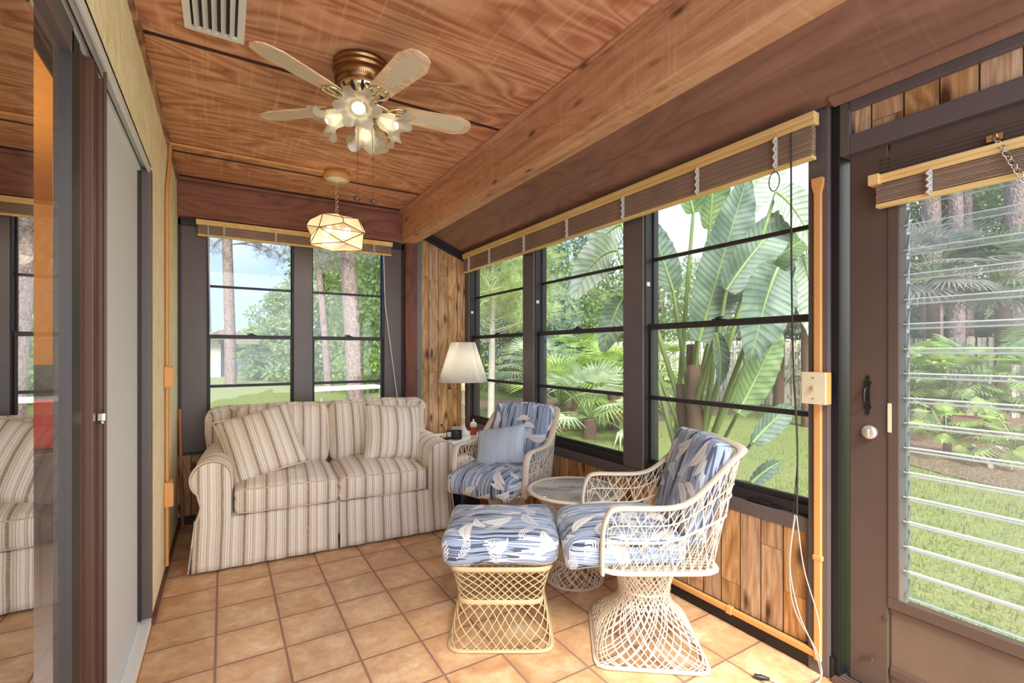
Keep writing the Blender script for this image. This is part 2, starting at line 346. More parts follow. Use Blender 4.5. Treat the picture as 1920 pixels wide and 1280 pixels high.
BOP = [mk_bop('paddle_leaf_blue_green', srgb(78, 102, 80), srgb(134, 154, 132), .15), mk_bop('paddle_leaf_green', srgb(98, 128, 74), srgb(152, 176, 114), .3), mk_bop('paddle_leaf_pale', srgb(160, 176, 142), srgb(214, 222, 204), .35)]
PETI = plain('green_petiole', srgb(136, 158, 92), .4, var=.15)
BARKB = plain('brown_fibrous_trunk', srgb(124, 96, 78), .9, 0, .6, 30, .2)
def mk_bark():
    m = Mat('pine_bark'); v = m.co('Object', (1, 1, .45))
    vo = m.n('ShaderNodeTexVoronoi', feature='DISTANCE_TO_EDGE'); m.L(v, vo.inputs['Vector']); vo.inputs['Scale'].default_value = 17
    n = m.noise(v, 14, 6, 0, .65)
    c = m.ramp(n, [(.3, srgb(128, 104, 98)), (.7, srgb(188, 166, 156))]); c = m.mix(m.ramp(m.math('ADD', vo.outputs['Distance'], m.math('MULTIPLY', n, .12)), [(.05, .55), (.17, 0.)]), c, srgb(92, 70, 62))
    m.set(color=c, rough=.9, spec=.1); m.bump(vo.outputs['Distance'], .7, .05); return m.m
BARK = mk_bark()
BARKG = plain('pale_grey_bark', srgb(196, 186, 172), .9, 0, .5, 30, .15)
def mk_lawn():
    m = Mat('lawn'); v = m.co('Object'); n = m.noise(v, .8, 5, 0, .6); n2 = m.noise(v, 40, 4, 0, .7)
    c = m.ramp(n2, [(.3, srgb(96, 108, 56)), (.5, srgb(132, 142, 80)), (.72, srgb(168, 172, 114))]); c = m.mix(m.ramp(n, [(.4, 0.), (.7, .35)]), c, srgb(150, 144, 98))
    m.set(color=c, rough=.9, spec=.1); m.bump(n2, .6, .03); return m.m
LAWN = mk_lawn()
def mk_mulch():
    m = Mat('mulch'); v = m.co('Object'); n = m.noise(v, 24, 6, .5, .75)
    c = m.ramp(n, [(.32, srgb(96, 72, 60)), (.5, srgb(156, 124, 104)), (.68, srgb(206, 182, 160))])
    m.set(color=c, rough=.95, spec=.1); m.bump(n, .9, .05); return m.m
MULCH = mk_mulch()
FENCE = plain('weathered_board_fence', srgb(238, 224, 208), .8, 0, .3, 20, .12)
HOUSEW = plain('cream_house_wall', srgb(228, 214, 190), .8)
ROOFM = plain('brown_roof', srgb(150, 128, 116), .8)

# ================================================================== mesh helpers
class MB:
    def __init__(s): s.v = []; s.f = []; s.uv = []; s.sm = []
    def add(s, vs, fs, uvs=None, smooth=True):
        o = len(s.v); s.v += [tuple(p) for p in vs]
        for i, f in enumerate(fs):
            s.f.append(tuple(o+j for j in f)); s.sm.append(smooth)
            s.uv.append([tuple(uvs[j]) for j in f] if uvs else [(0, 0)]*len(f))
        return s
    def box(s, a, b, M=None):
        x0, y0, z0 = a; x1, y1, z1 = b
        vs = [Vector(p) for p in ((x0, y0, z0), (x1, y0, z0), (x1, y1, z0), (x0, y1, z0), (x0, y0, z1), (x1, y0, z1), (x1, y1, z1), (x0, y1, z1))]
        if M: vs = [M @ p for p in vs]
        return s.add(vs, [(0, 3, 2, 1), (4, 5, 6, 7), (0, 1, 5, 4), (1, 2, 6, 5), (2, 3, 7, 6), (3, 0, 4, 7)], smooth=False)
    def prism(s, poly, lo, hi, axis='y', smooth=False, M=None):
        def mk(a, b, h): return {'y': (a, h, b), 'x': (h, a, b), 'z': (a, b, h)}[axis]
        n = len(poly); vs = [Vector(mk(a, b, lo)) for a, b in poly]+[Vector(mk(a, b, hi)) for a, b in poly]
        if M: vs = [M @ p for p in vs]
        s.add(vs, [tuple(range(n)), tuple(range(2*n-1, n-1, -1))], smooth=False)
        return s.add(vs, [(i, (i+1) % n, n+(i+1) % n, n+i) for i in range(n)], smooth=smooth)
    def tube(s, pts, r, n=6, closed=False, rs=None, cap=True, flat=None, upv=None):
        pts = [Vector(p) for p in pts]; m = len(pts); rings = []; prev = None
        for i, p in enumerate(pts):
            if closed: t = pts[(i+1) % m]-pts[i-1]
            else: t = pts[min(i+1, m-1)]-pts[max(i-1, 0)]
            if t.length < 1e-9: t = Vector((0, 0, 1))
            t.normalize()
            if upv is not None:
                a = Vector(upv[i] if isinstance(upv, list) else upv); a = a - t*a.dot(t)
                if a.length < 1e-6: a = t.orthogonal()
            elif prev is None: a = t.orthogonal()
            else:
                a = prev - t*prev.dot(t)
                if a.length < 1e-6: a = t.orthogonal()
            a.normalize(); prev = a; b = t.cross(a)
            rr = rs[i] if rs else r
            ra, rb = (rr, rr) if flat is None else (flat[0]*(rr/r), flat[1]*(rr/r))
            rings.append([p+a*(ra*cos(2*pi*k/n))+b*(rb*sin(2*pi*k/n)) for k in range(n)])
        vs = [q for rg in rings for q in rg]; fs = []
        for i in range(m if closed else m-1):
            j = (i+1) % m
            for k in range(n): fs.append((i*n+k, i*n+(k+1) % n, j*n+(k+1) % n, j*n+k))
        s.add(vs, fs)
        if cap and not closed: s.add(rings[0], [tuple(range(n-1, -1, -1))]); s.add(rings[-1], [tuple(range(n))])
        return s
    def lathe(s, prof, c=(0, 0, 0), n=24, M=None, a0=0, wav=None):
        vs = []
        for (r, z) in prof:
            for k in range(n):
                a = a0+2*pi*k/n; p = Vector((r*cos(a), r*sin(a), z))
                if wav: p = Vector(wav(r, a, z))
                if M: p = M @ p
                vs.append(p+Vector(c))
        fs = []
        for i in range(len(prof)-1):
            for k in range(n): fs.append((i*n+k, i*n+(k+1) % n, (i+1)*n+(k+1) % n, (i+1)*n+k))
        return s.add(vs, fs)
    def sphere(s, c, r, n=12, sc_=(1, 1, 1), M=None):
        prof = [(max(1e-4, r*sin(pi*i/n)), -r*cos(pi*i/n)) for i in range(n+1)]
        return s.lathe([(a, b) for a, b in prof], c, n*2 if n < 9 else n+4, Matrix.Diagonal((*sc_, 1)) if not M else M)
    def build(s, name, mat, parent=None, mods=None, inv=None):
        me = bpy.data.meshes.new(name); V = s.v
        if inv is not None: V = [tuple(inv @ Vector(p)) for p in V]
        me.from_pydata(V, [], s.f); me.polygons.foreach_set('use_smooth', s.sm)
        ul = me.uv_layers.new(name='UVMap'); flat = [c for f in s.uv for p in f for c in p]; ul.data.foreach_set('uv', flat)
        me.materials.append(mat); me.update(); o = bpy.data.objects.new(name, me); col.objects.link(o)
        if parent: o.parent = parent
        return o
def bev(o, w=.004, seg=2):
    m = o.modifiers.new('bevel', 'BEVEL'); m.width = w; m.segments = seg; m.limit_method = 'ANGLE'; return o
def tag(o, label=None, cat=None, group=None, kind=None):
    if label: o['label'] = label
    if cat: o['category'] = cat
    if group: o['group'] = group
    if kind: o['kind'] = kind
    return o
def empty(name, loc=(0, 0, 0), rz=0, label=None, cat=None, group=None, kind=None):
    o = bpy.data.objects.new(name, None); col.objects.link(o); o.location = loc; o.rotation_euler = (0, 0, rz); o.empty_display_size = .1
    return tag(o, label, cat, group, kind)
def inv(o): return Matrix.Translation(o.location).inverted() if o.rotation_euler[2] == 0 else (Matrix.Translation(o.location) @ Matrix.Rotation(o.rotation_euler[2], 4, 'Z')).inverted()
def struct(name, mb, mat, b=0): 
    o = mb.build(name, mat); o['kind'] = 'structure'
    if b: bev(o, b)
    return o
def copy_tree(o, parent=None):
    c = o.copy(); col.objects.link(c); c.parent = parent
    for ch in list(o.children): copy_tree(ch, c)
    return c
def at(u, v, d):
    X = (u-960)/FPX; Z = -(v-660)/FPX; s, c = sin(R(YAW)), cos(R(YAW))
    return Vector(((X*c+s)*d, (c-X*s)*d, CAM_H+Z*d))
def lerp(a, b, t): return a+(b-a)*t
def spline(pts, n=8):
    P = [Vector(p) for p in pts]; out = []
    for i in range(len(P)-1):
        p0 = P[max(i-1, 0)]; p1 = P[i]; p2 = P[i+1]; p3 = P[min(i+2, len(P)-1)]
        for k in range(n):
            t = k/n; out.append(.5*((2*p1)+(p2-p0)*t+(2*p0-5*p1+4*p2-p3)*t*t+(3*p1-p0-3*p2+p3)*t**3))
    out.append(P[-1]); return out

# ================================================================== ROOM SHELL
XL = -.288; XR = 2.03; YB = 4.25; ZC = 2.53; YN = -.35
struct('floor', MB().box((XL-.02, YN, -.06), (XR+.1, YB+.1, 0)), TILE)
b = MB()
for y0, y1 in ((YN+.2, 1.115), (1.135, 2.335), (2.357, 3.625), (3.647, YB)): b.box((XL-.02, y0, ZC), (1.37, y1, ZC+.02))
b.box((XL-.02, YN+.2, ZC+.045), (1.37, YB, ZC+.06))
b2 = MB()
struct('ceiling', b, PLY)
b = MB()
for y in (2.346, 3.636, 1.125): b.box((XL, y-.0115, ZC-.002), (1.335, y+.0115, ZC+.01))
b.box((XL, 4.10, ZC-.004), (1.335, 4.135, ZC+.001))
SEAM = plain('dark_seam', srgb(62, 32, 24), .8)
struct('trim_1', b, SEAM)
def zs(x): return 2.44+(x-1.5)*(-.4)
b = MB(); 
for y0, y1 in ((YN+.2, 2.298), (2.302, YB)): b.prism([(1.48, zs(1.48)), (2.16, zs(2.16)), (2.16, zs(2.16)+.02), (1.48, zs(1.48)+.02)], y0, y1)
b.prism([(1.5, zs(1.5)+.02), (2.16, zs(2.16)+.02), (2.16, zs(2.16)+.03), (1.5, zs(1.5)+.03)], YN+.2, YB)
struct('ceiling_eave', b, PLY2)
bev(struct('trim_2', MB().box((1.372, YN+.2, 2.26), (1.505, YB+.0, 2.56)), BEAM), .006)
struct('trim_3', MB().box((1.335, YN+.2, 2.512), (1.372, YB-.08, 2.53)), BEAM, .004)
struct('trim_4', MB().box((XL, 4.17, 2.255), (1.372, YB+.12, 2.53)), HEADER, .005)
struct('trim_5', MB().box((XL, 4.13, 2.505), (1.335, 4.17, 2.53)), HEADER, .005)
struct('trim_6', MB().box((1.405, 4.17, 0), (1.515, YB+.1, 2.262)), POSTW, .004)
struct('trim_7', MB().box((1.515, 4.215, 0), (1.572, YB+.09, 2.40)), GREENG, .002)
# back wall
b = MB().box((XL, YB, .0), (1.41, YB+.10, .52)); b.prism([(1.57, 0), (XR+.06, 0), (XR+.06, zs(XR)-.01), (1.57, zs(1.57))], YB, YB+.1)
struct('wall_back', b, PLANK)
b = MB().box((XL, YB-.01, .60), (-.112, YB+.1, 2.2)).box((1.232, YB-.01, .60), (1.41, YB+.1, 2.2)).box((.49, YB-.01, .60), (.627, YB+.1, 2.2))
b.box((XL, YB-.01, .53), (1.41, YB+.1, .60)).box((XL, YB-.01, 2.2), (1.41, YB+.1, 2.26))
struct('trim_8', b, BRONZE)
b = MB().box((XL, YB-.02, .512), (1.41, YB+.0, .532)); b.box((XL, YB-.022, .535), (XL+.02, YB-.005, 2.25)); b.box((1.385, YB-.022, .535), (1.405, YB-.005, 2.25)); b.box((XL, YB-.022, 2.2), (1.41, YB-.005, 2.255))
struct('trim_9', b, DARK, .002)
b = MB().prism([(1.515, zs(1.515)-.045), (XR, zs(XR)-.045), (XR, zs(XR)), (1.515, zs(1.515))], YB-.05, YB+.02)
b.prism([(1.515, zs(1.515)-.075), (XR, zs(XR)-.075), (XR, zs(XR)-.04), (1.515, zs(1.515)-.04)], YB-.025, YB+.02)
struct('trim_10', b, DARK)
struct('baseboard_back', MB().box((XL, YB-.015, 0), (XR, YB+.01, .06)), DARK)
# right wall
b = MB().box((XR, 1.03, .05), (XR+.07, YB, .54)); struct('wall_right', b, PLANK)
struct('baseboard_right', MB().box((XR-.012, .93, 0), (XR+.03, YB, .085)), BLACKM, .003)
b = MB()
for y0, y1 in ((1.922, 2.078), (3.036, 3.188), (4.165, 4.25)): b.box((XR, y0, .597), (XR+.12, y1, 2.3))
b.box((XR-.004, 1.02, .535), (XR+.12, YB, .595)).box((XR, 1.0, 2.12), (XR+.12, YB, 2.23))
b.box((XR-.002, 1.0, .04), (XR+.05, 1.04, .56))
struct('trim_11', b, BRONZE, .003)
b = MB().box((XR-.02, .945, 0), (XR+.12, 1.02, 2.225)); struct('trim_12', b, BRONZE, .003)
b = MB().box((XR+.0, .915, 0), (XR+.12, .945, 2.235)); struct('trim_13', b, BLACKM, .002)
b = MB().box((XR-.003, -.15, 2.185), (XR+.1, .88, 2.235)).box((XR+.0, -.15, 2.022), (XR+.1, .88, 2.092)).box((XR+.0, .88, 2.022), (XR+.1, .915, 2.228))
struct('trim_14', b, BRONZE, .003)
struct('wall_right_over_door', MB().box((XR+.02, -.15, 2.08), (XR+.06, .89, 2.21)), PLANK)
struct('trim_15', MB().prism([(1.975, zs(1.975)-.014), (2.022, zs(2.022)-.014), (2.022, zs(2.022)), (1.975, zs(1.975))], YN+.2, .93), PLY2, .002)
# left wall
b = MB().box((XL-.16, 2.745, 0), (XL, YB+.1, ZC+.02)).box((XL-.16, YN, 2.125), (XL, 2.75, ZC+.02)).box((XL-.16, YN, -.0), (XL+.0, 2.75, .055))
o = struct('wall_left', b, STUCCO)
b = MB()
random.seed(3)
y = YN
while y < 4.12:
    q = mn.noise(Vector((y*5, 0, 0)))*.012+mn.noise(Vector((y*21, 3, 0)))*.005; b.box((XL-.01, y, ZC-.038-q), (XL+.014+q*.7, y+.0402, ZC)); y += .04
struct('trim_16', b, mk_wood('rough_edge_board', [srgb(120, 84, 58), srgb(150, 110, 78), srgb(186, 150, 110)], 'y', 1, .8, 0, 0, .6))
struct('baseboard_left', MB().box((XL, 2.76, 0), (XL+.012, YB-.02, .035)), POSTW)

# ---------------- windows
def hung(name, plane, a0, a1, zb, zt, zr, zm1, zm2, pos, label=None):
    """plane 'x': glass at x=pos, a=y ; plane 'y': glass at y=pos, a=x. built in world coordinates"""
    base = (pos, (a0+a1)/2, zb) if plane == 'x' else ((a0+a1)/2, pos, zb)
    rt = empty(name, base, kind='structure'); I = inv(rt)
    def bx(mb, aa, ab, da, db, za, zb_):
        if plane == 'x': mb.box((pos+da, aa, za), (pos+db, ab, zb_))
        else: mb.box((aa, pos+da, za), (ab, pos+db, zb_))
    t = .016
    f = MB(); bx(f, a0-.02, a0+.008, -.055, .05, zb-.06, zt+.05); bx(f, a1-.008, a1+.02, -.055, .05, zb-.06, zt+.05); bx(f, a0, a1, -.05, .05, zb-.06, zb-.018); bx(f, a0, a1, -.05, .05, zt+.02, zt+.05)
    bev(f.build('window_frame', DARK, rt, inv=I), .002)
    lo = MB(); bx(lo, a0+.004, a0+.024, -.03, -.008, zb-.02, zr); bx(lo, a1-.024, a1-.004, -.03, -.008, zb-.02, zr); bx(lo, a0+.02, a1-.02, -.03, -.008, zb-.02, zb+.006); bx(lo, a0+.004, a1-.004, -.034, -.006, zr-.03, zr)
    ls = bev(lo.build('lower_sash', DARK, rt, inv=I), .002)
    up = MB(); bx(up, a0+.004, a0+.018, .0, .02, zr-.02, zt+.03); bx(up, a1-.018, a1-.004, .0, .02, zr-.02, zt+.03); bx(up, a0+.01, a1-.01, .0, .02, zr-.03, zr-.006)
    us = bev(up.build('upper_sash', DARK, rt, inv=I), .002)
    g = MB(); bx(g, a0+.02, a1-.02, -.021, -.018, zb, zr-.02); g.build('pane', GLASS, ls, inv=I)
    g = MB(); bx(g, a0+.014, a1-.014, .008, .011, zr-.01, zt+.03); g.build('pane', GLASS, us, inv=I)
    mu = MB(); bx(mu, a0+.02, a1-.02, -.030, -.010, zm2-.011, zm2+.011); mu.build('muntin', DARK, ls, inv=I)
    mu = MB(); bx(mu, a0+.015, a1-.015, .0, .018, zm1-.009, zm1+.009); mu.build('muntin', DARK, us, inv=I)
    c = (a0+a1)/2
    la = MB(); bx(la, c-.03, c+.03, -.036, -.01, zr, zr+.006); bx(la, c-.012, c+.012, -.036, -.016, zr+.004, zr+.014); bx(la, c-.035, c-.005, -.04, -.032, zr+.010, zr+.016)
    bev(la.build('sash_lock', BLACKM, rt, inv=I), .002)
    return rt, I, bx
w1 = hung('window_1', 'x', 3.188, 4.165, .657, 2.12, 1.428, 1.797, 1.013, 2.10)
w2 = hung('window_2', 'x', 2.078, 3.036, .657, 2.12, 1.428, 1.797, 1.013, 2.10)
w3 = hung('window_3', 'x', 1.02, 1.922, .657, 2.12, 1.428, 1.797, 1.013, 2.10)
w4 = hung('window_4', 'y', -.112, .49, .60, 2.2, 1.404, 1.775, 1.010, 4.305)
w5 = hung('window_5', 'y', .627, 1.232, .60, 2.2, 1.404, 1.775, 1.010, 4.305)
for (rt, I, bx), y1 in ((w1, 4.165), (w2, 3.036), (w3, 1.922)):
    m = MB().box((2.052, y1-.012, 1.645), (2.075, y1+.0, 1.668)).box((2.048, y1-.02, 1.65), (2.056, y1-.01, 1.662)); m.build('tilt_clip', WHITE, rt, inv=I)
rt, I, bx = w3
m = MB().box((2.035, 1.15, .596), (2.05, 1.30, .606)).box((2.028, 1.19, .604), (2.045, 1.27, .614)); bev(m.build('sill_latch', BLACKM, rt, inv=I), .002)

# ---------------- storm door with louvres
DX = 2.06
dr = empty('door_1', (DX, .45, .02), kind='structure'); I = inv(dr)
b = MB().box((DX, .77, .02), (DX+.035, .893, 2.03)).box((DX, 0.0, .02), (DX+.035, .10, 2.03)).box((DX, .10, .10), (DX+.035, .765, .13)).box((DX, .1, 1.93), (DX+.035, .765, 2.03)).box((DX, .1, .335), (DX+.035, .765, .345))
bev(b.build('door_frame', BRONZE2, dr, inv=I), .003)
b = MB()
for k in range(6): b.box((DX-.003, .1, 1.97+.0-k*.014), (DX+.01, .79, 1.979-k*.014))
b.box((DX-.001, .1, 1.90), (DX+.03, .765, 1.985)); b.build('ribbed_top_rail', BRONZE2, dr, inv=I)
bev(MB().box((DX+.012, .1, .04), (DX+.03, .765, .34)).build('kick_panel', plain('kick_panel_brown', srgb(116, 96, 80), .5, 0, .1, 60, .1), dr, inv=I), .002)
b = MB().box((DX-.004, .735, .385), (DX+.03, .77, 1.93)).box((DX-.004, .1, .345), (DX+.03, .77, .385)).box((DX-.004, .1, .385), (DX+.03, .13, 1.93))
bev(b.build('louvre_frame', BRONZE2, dr, inv=I), .003)
b = MB().box((DX+.0, .715, .385), (DX+.028, .737, 1.95))
for k in range(18):
    z = .40+k*.087; b.prism([(DX-.004, z), (DX+.012, z+.05), (DX+.012, z+.068), (DX-.004, z+.018)], .708, .716)
b.build('louvre_operator', plain('louvre_clip_metal', srgb(150, 162, 160), .3, .5), dr, inv=I)
for k in range(17):
    z = .398+k*.087
    M = Matrix.Translation((DX+.012, 0, z+.05)) @ Matrix.Rotation(R(-14), 4, 'Y')
    s_ = MB().box((-.003, .12, -.052), (.003, .722, .052), M=M).build('louvre_slat', GLASSJ, dr, inv=I)
    MB().box((-.0045, .12, -.0555), (.0045, .722, -.0515), M=M).box((-.0045, .12, .0515), (.0045, .722, .0545), M=M).build('slat_edge', EDGEG, s_, inv=I)
b = MB().lathe([(.0, .0), (.026, .0), (.026, .008), (.022, .014), (.010, .016), (0, .016)], n=24, M=Matrix.Translation((DX, .826, .972)) @ Matrix.Rotation(R(-90), 4, 'Y'))
b.box((DX-.028, .822, .958), (DX-.012, .830, .986)); b.build('deadbolt', plain('satin_nickel', srgb(214, 208, 194), .3, .7), dr, inv=I)
b = MB(); prof = [(.0, -.075), (.007, -.066), (.003, -.058), (.012, -.048), (.008, -.036), (.006, -.02), (.006, .02), (.008, .036), (.012, .048), (.003, .058), (.007, .066), (0, .075)]
b.prism([(p[0]+.832, p[1]+1.11) for p in prof]+[(-p[0]+.832, p[1]+1.11) for p in reversed(prof)], DX-.005, DX, axis='x')
b.tube(spline([(DX-.004, .832, 1.14), (DX-.03, .832, 1.13), (DX-.032, .832, 1.09), (DX-.004, .832, 1.08)], 5), .006, 8)
b.build('door_pull', BLACKM, dr, inv=I)
bev(MB().box((DX-.006, .757, .98), (DX+.0, .769, 1.085)).build('latch_strip', CREAMP, dr, inv=I), .001)
MB().tube([(DX-.01, .86, .11), (DX-.02, .81, .14)], .004, 6).box((DX-.006, .768, .30), (DX, .78, .315)).build('door_closer_pin', BRONZE2, dr, inv=I)
b = MB().box((XR-.03, -.1, 0), (XR+.1, .93, .018))
for k in range(5): b.box((XR-.025+k*.02, -.1, .018), (XR-.017+k*.02, .905, .022))
struct('trim_17', b, BRONZE2)

# ---------------- sliding door on left wall
ds = empty('door_2', (XL-.06, 1.9, .05), kind='structure'); I = inv(ds)
b = MB().box((XL-.14, 2.70, .05), (XL+.006, 2.745, 2.10)); bev(b.build('door_jamb', BRONZE, ds, inv=I), .003)
b = MB().box((XL-.14, 2.66, .05), (XL-.03, 2.70, 2.09)); bev(b.build('screen_channel', DARK, ds, inv=I), .002)
b = MB().box((XL-.05, 1.80, .07), (XL-.04, 2.67, 2.09)); b.build('shade_screen', SCREEN, ds, inv=I)
b = MB().box((XL-.055, 1.78, 2.075), (XL-.03, 2.69, 2.10)).box((XL-.055, 1.78, .055), (XL-.03, 2.69, .075)); b.build('screen_rail', GREYM, ds, inv=I)
b = MB().box((XL-.155, YN, 2.118), (XL+.0, 2.74, 2.13)); b.build('head_cover', plain('dark_track_soffit', srgb(74, 52, 44), .5), ds, inv=I)
b = MB()
for x0, x1, z0 in ((-.0, .008, 2.085), (-.038, -.030, 2.09)): b.box((XL+x0-.008, YN, z0), (XL+x1-.008, 2.72, 2.125))
b.box((XL-.03, YN, 2.108), (XL-.004, 2.72, 2.116))
bev(b.build('head_track', GREYM, ds, inv=I), .001)
b = MB()
for x0 in (-.075, -.11, -.14): b.box((XL+x0, YN, 2.07), (XL+x0+.006, 2.7, 2.12))
bev(b.build('inner_track', plain('bronze_track', srgb(110, 92, 84), .3, .4), ds, inv=I), .001)
b = MB().box((XL-.045, 1.80, .06), (XL-.012, 1.835, 2.065)).box((XL-.05, 1.835, .06), (XL-.03, 1.86, 2.06)).box((XL-.06, 1.73, .06), (XL-.022, 1.80, 2.085)).box((XL-.012, 1.795, .06), (XL-.004, 1.803, 2.085))
b.box((XL-.085, 1.66, .06), (XL-.04, 1.73, 2.08)); bev(b.build('meeting_stile', BROWNM, ds, inv=I), .002)
b = MB().box((XL-.014, 1.8045, .06), (XL-.007, 1.812, 2.08)); b.build('stile_highlight_strip', GREYM, ds, inv=I)
b = MB().box((XL-.072, 1.585, .06), (XL-.036, 1.66, 2.08)); bev(b.build('glass_stile', DARK, ds, inv=I), .002)
b = MB().box((XL-.072, YN, 2.02), (XL-.036, 1.6, 2.09)); bev(b.build('glass_top_rail', BRONZE, ds, inv=I), .002)
b = MB().box((XL-.072, YN, .06), (XL-.036, 1.6, .13)); bev(b.build('glass_bottom_rail', DARK, ds, inv=I), .002)
b = MB().box((XL-.053, 1.358, .12), (XL-.049, 1.59, 2.03)); b.build('far_glass', GLASSD2, ds, inv=I)
b = MB().box((XL-.053, YN, .12), (XL-.049, 1.356, 2.03)); b.build('near_glass', GLASSD, ds, inv=I)
b = MB().lathe([(.0, 0), (.006, 0), (.006, .01), (0, .01)], M=Matrix.Translation((XL-.015, 1.77, 1.07)) @ Matrix.Rotation(R(90), 4, 'Y'), n=10).box((XL-.018, 1.765, 1.075), (XL-.002, 1.775, 1.095)); b.build('latch', CHROME, ds, inv=I)
b = MB().box((XL-.14, YN, .05), (XL+.006, 2.745, .062)).box((XL-.05, YN, .06), (XL-.044, 2.7, .075))
struct('trim_18', b, WHITE, .002)
# adjoining living room seen through the glass
b = MB().box((-3.2, YN, -.06), (XL-.15, 6.0, -.0)); struct('floor_inner_room', b, CARPET)
b = MB().box((-3.2, 5.2, 0), (XL-.16, 5.3, 2.6)).box((-3.3, YN, 0), (-3.2, 5.3, 2.6)); struct('wall_inner_room', b, ORANGEW)
b = MB().box((-3.2, 0.9, 2.45), (XL-.15, 5.3, 2.5)); struct('ceiling_inner_room', b, ORANGEW)
sb = empty('sideboard', (-1.35, 4.7, 0), 0, 'dark low sideboard in the inner room behind the sliding glass', 'sideboard')
DKW = plain('dark_walnut', srgb(62, 48, 48), .4)
bev(MB().box((-.8, -.4, .0), (.8, .4, .60)).build('carcass', DKW, sb), .01)
for sx in (-.79, .01): bev(MB().box((sx, -.42, .08), (sx+.78, -.40, .54)).build('door', DKW, sb), .005)
bev(MB().box((-.8, .30, .60), (.8, .40, 1.17)).build('back_panel', DKW, sb), .005)
il = bpy.data.lights.new('inner_room_fill', 'POINT'); il.energy = 32; il.color = (1, .93, .8); il.shadow_soft_size = .15  # added point light with no fixture, brightens the orange room behind the glass
io = bpy.data.objects.new('inner_room_fill', il); col.objects.link(io); io.location = (-1.5, 3.0, 2.1)
tv = MB().box((-1.35-.12, 4.45, .602), (-1.35+.5, 4.62, .94)); tag(bev(tv.build('storage_box', plain('dark_red_cloth', srgb(168, 44, 48), .8)), .03), 'red box standing on the dark sideboard behind the glass', 'box')

# ================================================================== raceways, vent, switch
b = MB().box((XR-.035, .965, .055), (XR-.02, .993, 1.93)); b.prism([(.958, 1.955), (1.0, 1.955), (.998, 1.925), (.990, 1.895), (.967, 1.895), (.960, 1.925)], XR-.037, XR-.018, axis='x')
b.box((XR-.037, .961, .45), (XR-.018, .997, .47)).box((XR-.032, .985, .062), (XR-.010, 4.2, .088))
for y in (1.35, 2.2, 3.1): b.box((XR-.035, y, .058), (XR-.008, y+.03, .092))
tag(bev(b.build('wall_raceway', COND), .004), 'ochre painted cable raceway running down the post beside the door and along the floor', 'raceway')
sw = empty('light_switch', (XR-.035, .975, 1.13), 0, 'cream plastic light switch box on the post between window and door', 'switch')
bev(MB().box((-.03, -.045, -.062), (.008, .043, .062)).build('box', COND, sw), .003)
bev(MB().box((-.037, -.045, -.062), (-.03, .045, .062)).build('cover_plate', CREAMP, sw), .002)
MB().box((-.048, -.005, -.006), (-.036, .005, .008)).build('toggle', plain('tan_toggle', srgb(190, 150, 90), .4), sw)
for z in (.04, -.04): MB().sphere((-.0375, 0, z), .003, 6).build('screw', BRASS, sw)
b = MB().tube([(XL+.006, 3.50, ZC-.008), (.592, 3.50, ZC-.008)], .014, 4, flat=(.010, .014), upv=(0, 0, 1))
b.tube([(XL+.012, 3.50, ZC-.004), (XL+.012, 3.47, 2.40), (XL+.012, 3.34, 2.22), (XL+.012, 3.32, 2.12), (XL+.012, 3.32, .06)], .012, 4, flat=(.010, .014), upv=(1, 0, 0))
tag(b.build('ceiling_raceway', COND), 'ochre raceway crossing the ceiling to the pendant and dropping down the stucco wall', 'raceway')
def outlet(z0, z1, lab):
    o = empty('outlet_box', (XL+.02, 3.32, z0), 0, lab, 'outlet box', None)
    bev(MB().box((-.02, -.045, 0), (.02, .045, z1-z0)).build('box', COND, o), .004)
    bev(MB().box((-.016, -.051, .006), (.026, -.045, z1-z0-.006)).build('cover_plate', COND, o), .002)
outlet(1.07, 1.19, 'ochre surface outlet box on the stucco wall, upper of the two')
outlet(.40, .54, 'ochre surface outlet box on the stucco wall, lower of the two')
tag(MB().tube([(XL+.035, 4.14, .0), (XL+.015, 4.17, .86)], .011, 8).build('wooden_dowel', DOWEL), 'thin wooden dowel leaning in the corner left of the sofa', 'dowel')
vt = empty('ceiling_vent', (-.03, 2.03, ZC), 0, 'white ceiling air vent with long louvres above the sliding door', 'vent')
b = MB().box((-.10, -.275, -.012), (-.075, .165, 0)).box((.075, -.275, -.012), (.10, .165, 0)).box((-.10, .165, -.012), (.10, .19, 0)).box((-.10, -.30, -.012), (.10, -.275, 0))
bev(b.build('frame', WHITE, vt), .002)
MB().box((-.08, -.28, -.001), (.08, .17, .012)).build('dark_duct', plain('duct_grille_dark', srgb(60, 58, 54), .8, 0, 1, 120), vt)
for k in range(5):
    x = -.058+k*.029
    MB().box((-.0015, -.275, -.013), (.0015, .165, .013), M=Matrix.Translation((x, 0, -.010)) @ Matrix.Rotation(R(35), 4, 'Y')).build('louvre', WHITE, vt)

